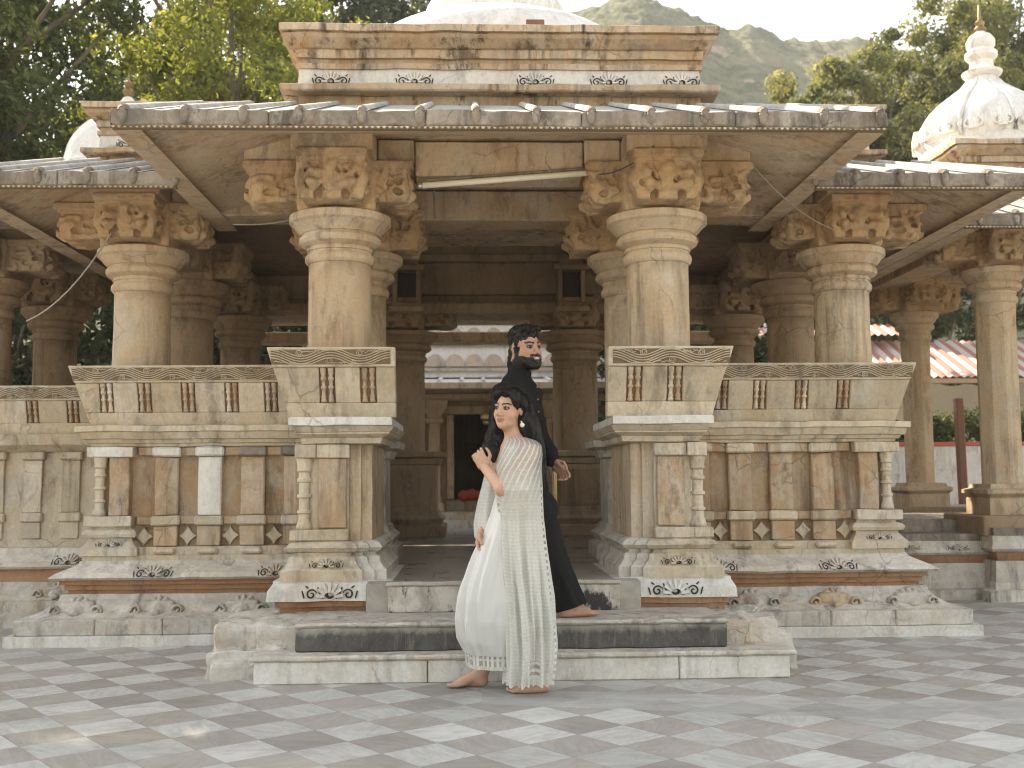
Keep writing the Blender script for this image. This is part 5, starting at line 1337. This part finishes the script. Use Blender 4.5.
def dring(z, n=180, grow=1.):
    l, r_, yc, bb = (ip(z, j) for j in (1, 2, 3, 4)); t = np.linspace(0, 2 * PI, n, endpoint=False)
    w = np.clip((1.05 - z) / .8, 0, 1)
    g = 1 + w * (.06 * np.sin(13 * t + 3 * z) + .05 * np.sin(7 * t - 5 * z + 1) + .035 * np.sin(25 * t + 4 * z + 1.5)) * (.6 + .4 * np.sin(t * 2 + 1))
    fr = np.array([noise.noise(Vector((math.cos(a) * 3, math.sin(a) * 3, z * 9))) for a in t]) * .035 * (.3 + w) + np.array([noise.noise(Vector((math.cos(a) * 7, math.sin(a) * 7, z * 3 + 5))) for a in t]) * .05 * w
    g = (g + fr) * grow
    return np.stack([(l + r_) / 2 + (r_ - l) / 2 * np.cos(t) * g, yc + bb * np.sin(t) * g, np.full(n, z)], 1)
V, F = loft([dring(z) for z in np.linspace(1.325, .205, 90)])
DR = link_mesh('dress', np_mesh('dress', V - WL0, F, [satin], True), WOM)
zz = np.linspace(.215, .130, 12); V, F = loft([dring(max(z, .2), 180, .985 - .5 * (.215 - z)) * np.array([1, 1, 0]) + np.array([0, 0, z]) for z in zz])
LACE_H = lace('lace_hem', .85, .97, .3)
uu = np.tile(np.arange(180) / 180 * 1.3, 12); vv = np.repeat(np.linspace(0, .085, 12), 180)
lad = np.where((np.repeat(np.arange(12), 180) > 8) | (np.abs(np.repeat(np.arange(12), 180) - 4) < .6), 0, 1.)
link_mesh('hem', np_mesh('hem', V - WL0, F, [LACE_H], True, {'u': ('POINT', vv), 'v': ('POINT', uu), 'sheer': ('POINT', vv * 0), 'ladder': ('POINT', lad)}), WOM)
# cape
crow = [(1.372, -.010, .105, 6.06, .066), (1.352, -.018, .160, 6.03, .145), (1.325, -.028, .186, 6.02, .205), (1.275, -.046, .190, 6.02, .235), (1.193, -.070, .184, 6.02, .265), (1.087, -.078, .186, 6.02, .285), (1.02, -.066, .188, 6.02, .245), (.928, -.060, .190, 6.02, .195), (.796, -.062, .202, 6.02, .19), (.638, -.055, .216, 6.02, .19), (.507, -.045, .228, 6.02, .19), (.35, -.032, .240, 6.02, .19), (.246, -.028, .240, 6.02, .185), (.143, -.032, .235, 6.02, .18), (.058, -.036, .226, 6.02, .17)]
cz = np.array([r[0] for r in crow])[::-1]; cp = lambda z, j: np.interp(z, cz, np.array([r[j] for r in crow])[::-1])
nr, ncol = 150, 150; ph = np.linspace(math.radians(188), math.radians(425), ncol); Vc = []; U = []; Vv = []; SHR_ = []; LAD = []
for i in range(nr):
    t = i / (nr - 1); z = 1.372 - 1.314 * t
    l, r_, yc, bb = (cp(z, j) for j in (1, 2, 3, 4)); w = np.clip((1.25 - z) / .9, 0, 1)
    fold = 1 + w * (.10 * np.sin(10 * ph + 1.2 * z) + .06 * np.sin(17 * ph + 2 - 3 * z) + .05 * np.sin(27 * ph + 4 * z) + np.array([.16 * noise.noise(Vector((a * 2.2, z * 2.5, 1.))) + .05 * noise.noise(Vector((a * 9, z * 7, 5.))) for a in ph])) * np.clip((ph - ph[0]) * 3, .2, 1)
    zz_ = z + (0 if t < .97 else .012 * np.abs(np.sin(ph * 14)) - .006) + .006 * np.sin(5 * ph + 2) * w
    # the cape is open at the front above the elbow
    Vc.append(np.stack([(l + r_) / 2 + (r_ - l) / 2 * np.cos(ph) * fold, yc + bb * np.sin(ph) * fold, np.broadcast_to(zz_, ph.shape)], 1))
    U.append((ph - ph[0]) * .18); Vv.append(np.full(ncol, 1.372 - z)); s = np.clip((z - .98) / .26, 0, 1) * np.clip((1.40 - z) / .02, 0, 1)
    box = ((t > .90) & (t < .965)) * ((ph > math.radians(270)) & (ph < math.radians(292)))
    SHR_.append(s * np.ones(ncol)); LAD.append(np.where((np.abs(ph - math.radians(338)) < .10) & (z < 1.12), 1., 0) + np.where((ph < math.radians(205)) & (ph > math.radians(197)) & (z > .6) & (z < 1.1), 1., 0) + box)
V, F = loft(Vc, False)
LC = lace('lace_cape', .90, .97, .42)
CA = link_mesh('cape', np_mesh('cape', V - WL0, F, [LC], True, {'u': ('POINT', np.concatenate(U)), 'v': ('POINT', np.concatenate(Vv)), 'sheer': ('POINT', np.concatenate(SHR_)), 'ladder': ('POINT', np.clip(np.concatenate(LAD), 0, 1))}), WOM)
# far sleeve
srow = [(1.275, -.075, -.012, 6.20, .05), (1.20, -.118, -.03, 6.20, .06), (1.10, -.142, -.04, 6.20, .075), (1.0, -.168, -.045, 6.18, .10), (.90, -.186, -.05, 6.15, .12), (.83, -.182, -.05, 6.14, .125), (.79, -.160, -.055, 6.14, .12)]
sz = np.array([r[0] for r in srow])[::-1]; sp = lambda z, j: np.interp(z, sz, np.array([r[j] for r in srow])[::-1]); R_ = []; n = 90
for z in np.linspace(1.275, .79, 50):
    t = np.linspace(0, 2 * PI, n, endpoint=False); l, r_, yc, bb = (sp(z, j) for j in (1, 2, 3, 4)); g = 1 + .06 * np.sin(9 * t + 4 * z) * np.clip((1.2 - z) * 3, 0, 1)
    R_.append(np.stack([(l + r_) / 2 + (r_ - l) / 2 * np.cos(t) * g, yc + bb * np.sin(t) * g, np.full(n, z) + (.012 * np.sin(t * 8) if z < .8 else 0)], 1))
V, F = loft(R_)
link_mesh('sleeve', np_mesh('sleeve', V - WL0, F, [lace('lace_sleeve', .92, .98, .5)], True, {'u': ('POINT', np.tile(np.arange(n) / n * .4, 50)), 'v': ('POINT', np.repeat(np.linspace(0, .48, 50), n)), 'sheer': ('POINT', np.zeros(n * 50)), 'ladder': ('POINT', np.zeros(n * 50))}), WOM)
pearl = plain('pearl', (.80, .77, .72), .25, 0, .05); silver = plain('silver', (.75, .74, .72), .25, .9, .05)
def small(name, mb, parent, base):
    o = mb.build(name, None, None); o.data.transform(Matrix.Translation(-Vector(base))); o.parent = parent; return o
p = Vector(P_(.083, -.008, -.048)); mb = MB()
for dz, r0 in ((0, .006), (-.014, .010), (-.034, .014)): mb.lathe(p.x, p.y, [(.001, p.z + dz + r0)] + [(r0 * math.cos(a), p.z + dz + r0 * math.sin(a)) for a in (1, .5, 0, -.5, -1)] + [(.001, p.z + dz - r0)], pearl, 12, .5)
small('earring', mb, WOM, WL0)
mb = MB(); pts = [(.045 + .062 * math.cos(a) * 1.0 - .012 * math.cos(a - 3.6), 6.06 + .062 * math.sin(a), 1.352 - .030 * max(0, math.cos(a - 3.6))) for a in [2 * PI * i / 40 for i in range(41)]]
mb.tube(pts, .0045, silver, 6); small('necklace', mb, WOM, WL0)

# ---- man in black
ML0 = np.array([.12, 6.66, .325])
S = Solid((-.30, 6.28, .30), (.66, 7.08, 2.14), .0045)
mc = A_(.140, 6.715, 1.946); mR = frame((math.sin(math.radians(32)), -math.cos(math.radians(32))), math.radians(3), math.radians(0))
head(S, mc, mR, True, 1.08)
mf = frame((.88, -.47)); MP = lambda x, y, z: tuple(A_(.085, 6.73, 0) + mf @ A_(x, y, z))
S.cap((.108, 6.725, 1.87), (.082, 6.735, 1.74), .060, .066, .03)
S.ell(MP(0, 0, 1.56), (.18, .12, .19), R=mf, k=.05); S.ell(MP(0, .01, 1.30), (.15, .11, .18), R=mf, k=.05); S.ell(MP(0, 0, 1.08), (.16, .12, .14), R=mf, k=.05)
S.cap(MP(-.19, -.0, 1.655), MP(.19, 0, 1.665), .055, .055, .05)
S.chain([(.165, 6.9, 1.66), (.235, 6.95, 1.395), (.312, 6.862, 1.25)], [.052, .043, .030], .02); S.chain([(.0, 6.56, 1.64), (-.055, 6.50, 1.35), (.03, 6.45, 1.13)], [.052, .043, .030], .02)
hand(S, (.316, 6.858, 1.243), (.62, -.22, -.72), (-.38, -.75, -.35), (.6, .1, .7), ((.35, .5, .3), (.5, .7, .4), (.6, .8, .5), (.7, .85, .5)), 1.02, .019, .009)
hand(S, (.036, 6.446, 1.12), (.35, -.05, -.9), (.1, .9, 0), (.8, 0, .3), ((.3, .4, .3), (.4, .5, .3), (.5, .6, .3), (.5, .6, .3)), 1.02, .019, .009)
S.chain([MP(-.09, 0, 1.0), (.25, 6.60, .70), (.345, 6.585, .43)], [.09, .062, .042], .03); S.chain([MP(.09, 0, 1.0), (.0, 6.80, .68), (-.07, 6.77, .43)], [.09, .062, .042], .03)
foot(S, (.345, 6.585, .41), (.312, 6.57, .329), (.572, 6.66, .331), 1, 1); foot(S, (-.07, 6.77, .41), (-.10, 6.775, .329), (.15, 6.80, .329), -1, 1)
V, F = S.mesh(); V = smooth_pts(V, F, 1, .4)
col = np.tile(A_(.47, .27, .18), (len(V), 1)); col = head_colour(V, col, mc, mR, True, 1.08, None)
bm_ = (col[:, 0] < .018) & (((V - mc) @ mR)[:, 2] < .0); dr = V - (mc + mR @ A_(0, .0, -.04)); dr /= np.linalg.norm(dr, axis=1)[:, None]
V[bm_] += dr[bm_] * np.array([.0035 + .006 * noise.noise(Vector(p * 90)) + .004 * noise.noise(Vector(p * 210)) for p in V[bm_]])[:, None]
MAN = link_mesh('person', np_mesh('person', V - ML0, F, [SKIN], True, {'col': ('POINT', col)}), None, ML0)
tag(MAN, 'bearded man in a black kurta and wide black trousers striding right along the stone step', 'person')
S = Solid((-.02, 6.55, 1.75), (.28, 6.90, 2.14), .005); P_ = lambda x, y, z: tuple(mc + mR @ (A_(x, y, z) * 1.08))
S.ell(P_(0, -.022, .044), (.084, .102, .092), R=mR, k=.01)
S.ell(P_(0, .112, -.022), (.082, .088, .096), R=mR, k=.008, op='sub')
S.ell(P_(.004, .026, .092), (.064, .060, .028), R=mR, k=.03); S.ell(P_(-.01, -.02, .094), (.072, .080, .030), R=mR, k=.05)
for i in range(14): S.ell(P_(-.055 + .008 * i, .055 + .02 * math.sin(i * 1.9), .102 + .007 * math.sin(i * 2.7)), (.012, .032, .012), R=mR @ rot('Z', 30 * math.sin(i * 1.3)), k=.012)
S.ell(P_(0, -.085, -.025), (.066, .040, .065), R=mR, k=.02); S.ell(P_(-.03, -.092, -.075), (.045, .035, .04), R=mR, k=.02)
for s in (-1, 1): S.cap(P_(s * .073, .008, .03), P_(s * .073, .008, -.022), .011, .008, .008)
for s in (-1, 1): S.ell(P_(s * .092, -.006, -.006), (.022, .021, .029), R=mR, k=.006, op='sub')
V, F = hair_mesh(S, .009, (46, 46, 34))
HM = link_mesh('hair', np_mesh('hair', V - ML0, F, [hairm], True), MAN)
black, nt, b, out = new_mat('black_cotton')
P = node(nt, 'ShaderNodeTexCoord').outputs['Object']; n1 = nz(nt, vscale(nt, P, (1, 1, .4)), 9, 5, .55, .6); n2 = nz(nt, P, 300, 2, .5)
nt.links.new(mixc(nt, n1, (.007, .007, .0075), (.018, .018, .019)), b.inputs['Base Color']); b.inputs['Roughness'].default_value = .8; b.inputs['Specular IOR Level'].default_value = .15
bp = node(nt, 'ShaderNodeBump', {'Height': add(nt, n1, mul(nt, n2, .1)), 'Strength': .5, 'Distance': .03}); nt.links.new(bp.outputs[0], b.inputs['Normal'])
S = Solid((-.34, 6.25, .78), (.58, 7.12, 1.90), .008)
S.ell(MP(0, 0, 1.56), (.195, .137, .20), R=mf, k=.05); S.ell(MP(0, .02, 1.30), (.17, .130, .20), R=mf, k=.05); S.ell(MP(0, .02, 1.08), (.18, .14, .17), R=mf, k=.05)
S.cap(MP(-.205, -.0, 1.65), MP(.20, 0, 1.66), .068, .068, .06); S.cap(MP(-.06, 0, 1.71), MP(.06, 0, 1.71), .07, .07, .06)
S.cap((.084, 6.733, 1.74), (.104, 6.725, 1.815), .076, .070, .02)
S.chain([(.165, 6.9, 1.66), (.235, 6.95, 1.395), (.305, 6.87, 1.263)], [.068, .060, .046], .03); S.chain([(.0, 6.56, 1.64), (-.055, 6.50, 1.35), (.025, 6.455, 1.145)], [.068, .060, .046], .03)
for o, r in ((-.07, .145), (.07, .145)): S.cap(MP(o, .0, 1.08), (.15 - o * .3, 6.70 + o, .95), r, r + .0, .05)
V, F = S.mesh(); V = smooth_pts(V, F, 2)
D = np.array([noise.noise(Vector((p[0] * 7 + p[2] * 5, p[1] * 7, p[2] * 11))) * .016 + noise.noise(Vector((p[0] * 15 + p[2] * 9, p[1] * 15, p[2] * 22))) * .010 for p in V])
V = V + D[:, None] * np.array([1, 1, .2])
KU = link_mesh('kurta', np_mesh('kurta', V - ML0, F, [black], True), MAN)
mb = MB()
for i in range(9):
    z = 1.70 - i * .075; p = MP(.0, .135 + .012 * math.sin((1.7 - z) * 4), z); mb.lathe(p[0], p[1], [(.001, p[2] + .006), (.006, p[2] + .004), (.008, p[2]), (.006, p[2] - .004), (.001, p[2] - .006)], gold, 8, .5)
small('buttons', mb, MAN, ML0)
def leg(path, rads, tilts, yb):
    R_ = []; n = 64; P0 = [A_(*p) for p in path]; s = np.linspace(0, 1, 46); k0 = np.linspace(0, 1, len(P0))
    for q in s:
        c = A_(*(np.interp(q, k0, [p[j] for p in P0]) for j in range(3))); r_ = np.interp(q, k0, rads); tl = np.interp(q, k0, tilts); ry = np.interp(q, k0, yb)
        t = np.linspace(0, 2 * PI, n, endpoint=False); g = 1 + (.05 * np.sin(6 * t + 4 * q) + .03 * np.sin(11 * t - 3 * q)) * q + .01 * np.sin(30 * q + 3 * t)
        R_.append(np.stack([c[0] + r_ * np.cos(t) * g * math.cos(tl), c[1] + ry * np.sin(t) * g, c[2] + r_ * np.cos(t) * g * math.sin(tl)], 1))
    return loft(R_)
V1, F1 = leg([(.155, 6.66, 1.02), (.205, 6.64, .84), (.275, 6.61, .66), (.335, 6.60, .50), (.384, 6.595, .385)], [.135, .125, .100, .098, .100], [.0, .1, .25, .3, .31], [.13, .12, .10, .095, .09])
V2, F2 = leg([(.08, 6.78, 1.02), (.04, 6.79, .84), (.0, 6.80, .66), (-.04, 6.785, .50), (-.06, 6.775, .385)], [.135, .125, .105, .105, .11], [.0, -.1, -.15, -.15, -.12], [.13, .12, .10, .1, .1])
V = np.concatenate([V1, V2]); F = np.concatenate([F1, F2 + len(V1)])
link_mesh('trousers', np_mesh('trousers', V - ML0, F, [black], True), MAN)
# ------------------------------------------------------------------ camera, sky, sun
cam = bpy.data.cameras.new('camera'); co = bpy.data.objects.new('camera', cam); COL.objects.link(co); scene.camera = co
f = 1100.; yaw, roll, pitch = math.radians(2.06), math.radians(.44), math.atan(94 / 1100.)
fw = Vector((math.sin(yaw) * math.cos(pitch), math.cos(yaw) * math.cos(pitch), math.sin(pitch)))
rt = Vector((math.cos(yaw), -math.sin(yaw), 0)); up = rt.cross(fw)
r2 = rt * math.cos(roll) - up * math.sin(roll); u2 = up * math.cos(roll) + rt * math.sin(roll)
co.matrix_world = Matrix(((r2.x, u2.x, -fw.x, -.19), (r2.y, u2.y, -fw.y, 0), (r2.z, u2.z, -fw.z, 1.15), (0, 0, 0, 1)))
cam.sensor_width = 32.; cam.sensor_fit = 'HORIZONTAL'; cam.lens = f / 1024 * 32; cam.clip_start = .05; cam.clip_end = 2000
cam.dof.use_dof = True; cam.dof.focus_distance = 6.1; cam.dof.aperture_fstop = 2.8
EL, AZ = math.radians(38), math.radians(-36)       # sun behind the pavilion, to the left
sdir = Vector((math.sin(AZ) * math.cos(EL), math.cos(AZ) * math.cos(EL), math.sin(EL)))
sun = bpy.data.lights.new('sun', 'SUN'); so = bpy.data.objects.new('sun', sun); COL.objects.link(so)
so.rotation_euler = (-sdir).to_track_quat('-Z', 'Y').to_euler(); sun.energy = 3.6; sun.angle = math.radians(.55); sun.color = (1., .93, .82)
w = bpy.data.worlds.new('World'); scene.world = w; w.use_nodes = True; nt = w.node_tree; nt.nodes.clear()
sky = nt.nodes.new('ShaderNodeTexSky'); sky.sky_type = 'NISHITA'; sky.sun_disc = False; sky.sun_elevation = EL; sky.sun_rotation = AZ
sky.air_density = 1.0; sky.dust_density = .25; sky.ozone_density = 1.0
bg = nt.nodes.new('ShaderNodeBackground'); bg.inputs['Strength'].default_value = .14
ow = nt.nodes.new('ShaderNodeOutputWorld'); hs = nt.nodes.new('ShaderNodeHueSaturation'); hs.inputs['Saturation'].default_value = .6; nt.links.new(sky.outputs[0], hs.inputs['Color']); nt.links.new(hs.outputs[0], bg.inputs[0]); nt.links.new(bg.outputs[0], ow.inputs[0])
scene.view_settings.view_transform = 'Standard'; scene.view_settings.look = 'None'; scene.view_settings.gamma = 1.; scene.view_settings.use_curve_mapping = False
scene.view_settings.exposure = 1.85
scene.view_settings.use_white_balance = True; scene.view_settings.white_balance_temperature = 8100; scene.view_settings.white_balance_tint = 10
scene.render.engine = 'CYCLES'; cy = scene.cycles
cy.max_bounces = 8; cy.diffuse_bounces = 5; cy.glossy_bounces = 3; cy.transmission_bounces = 4; cy.transparent_max_bounces = 12
cy.filter_width = 1.1; cy.volume_bounces = 1; cy.use_denoising = True; cy.sample_clamp_indirect = 6
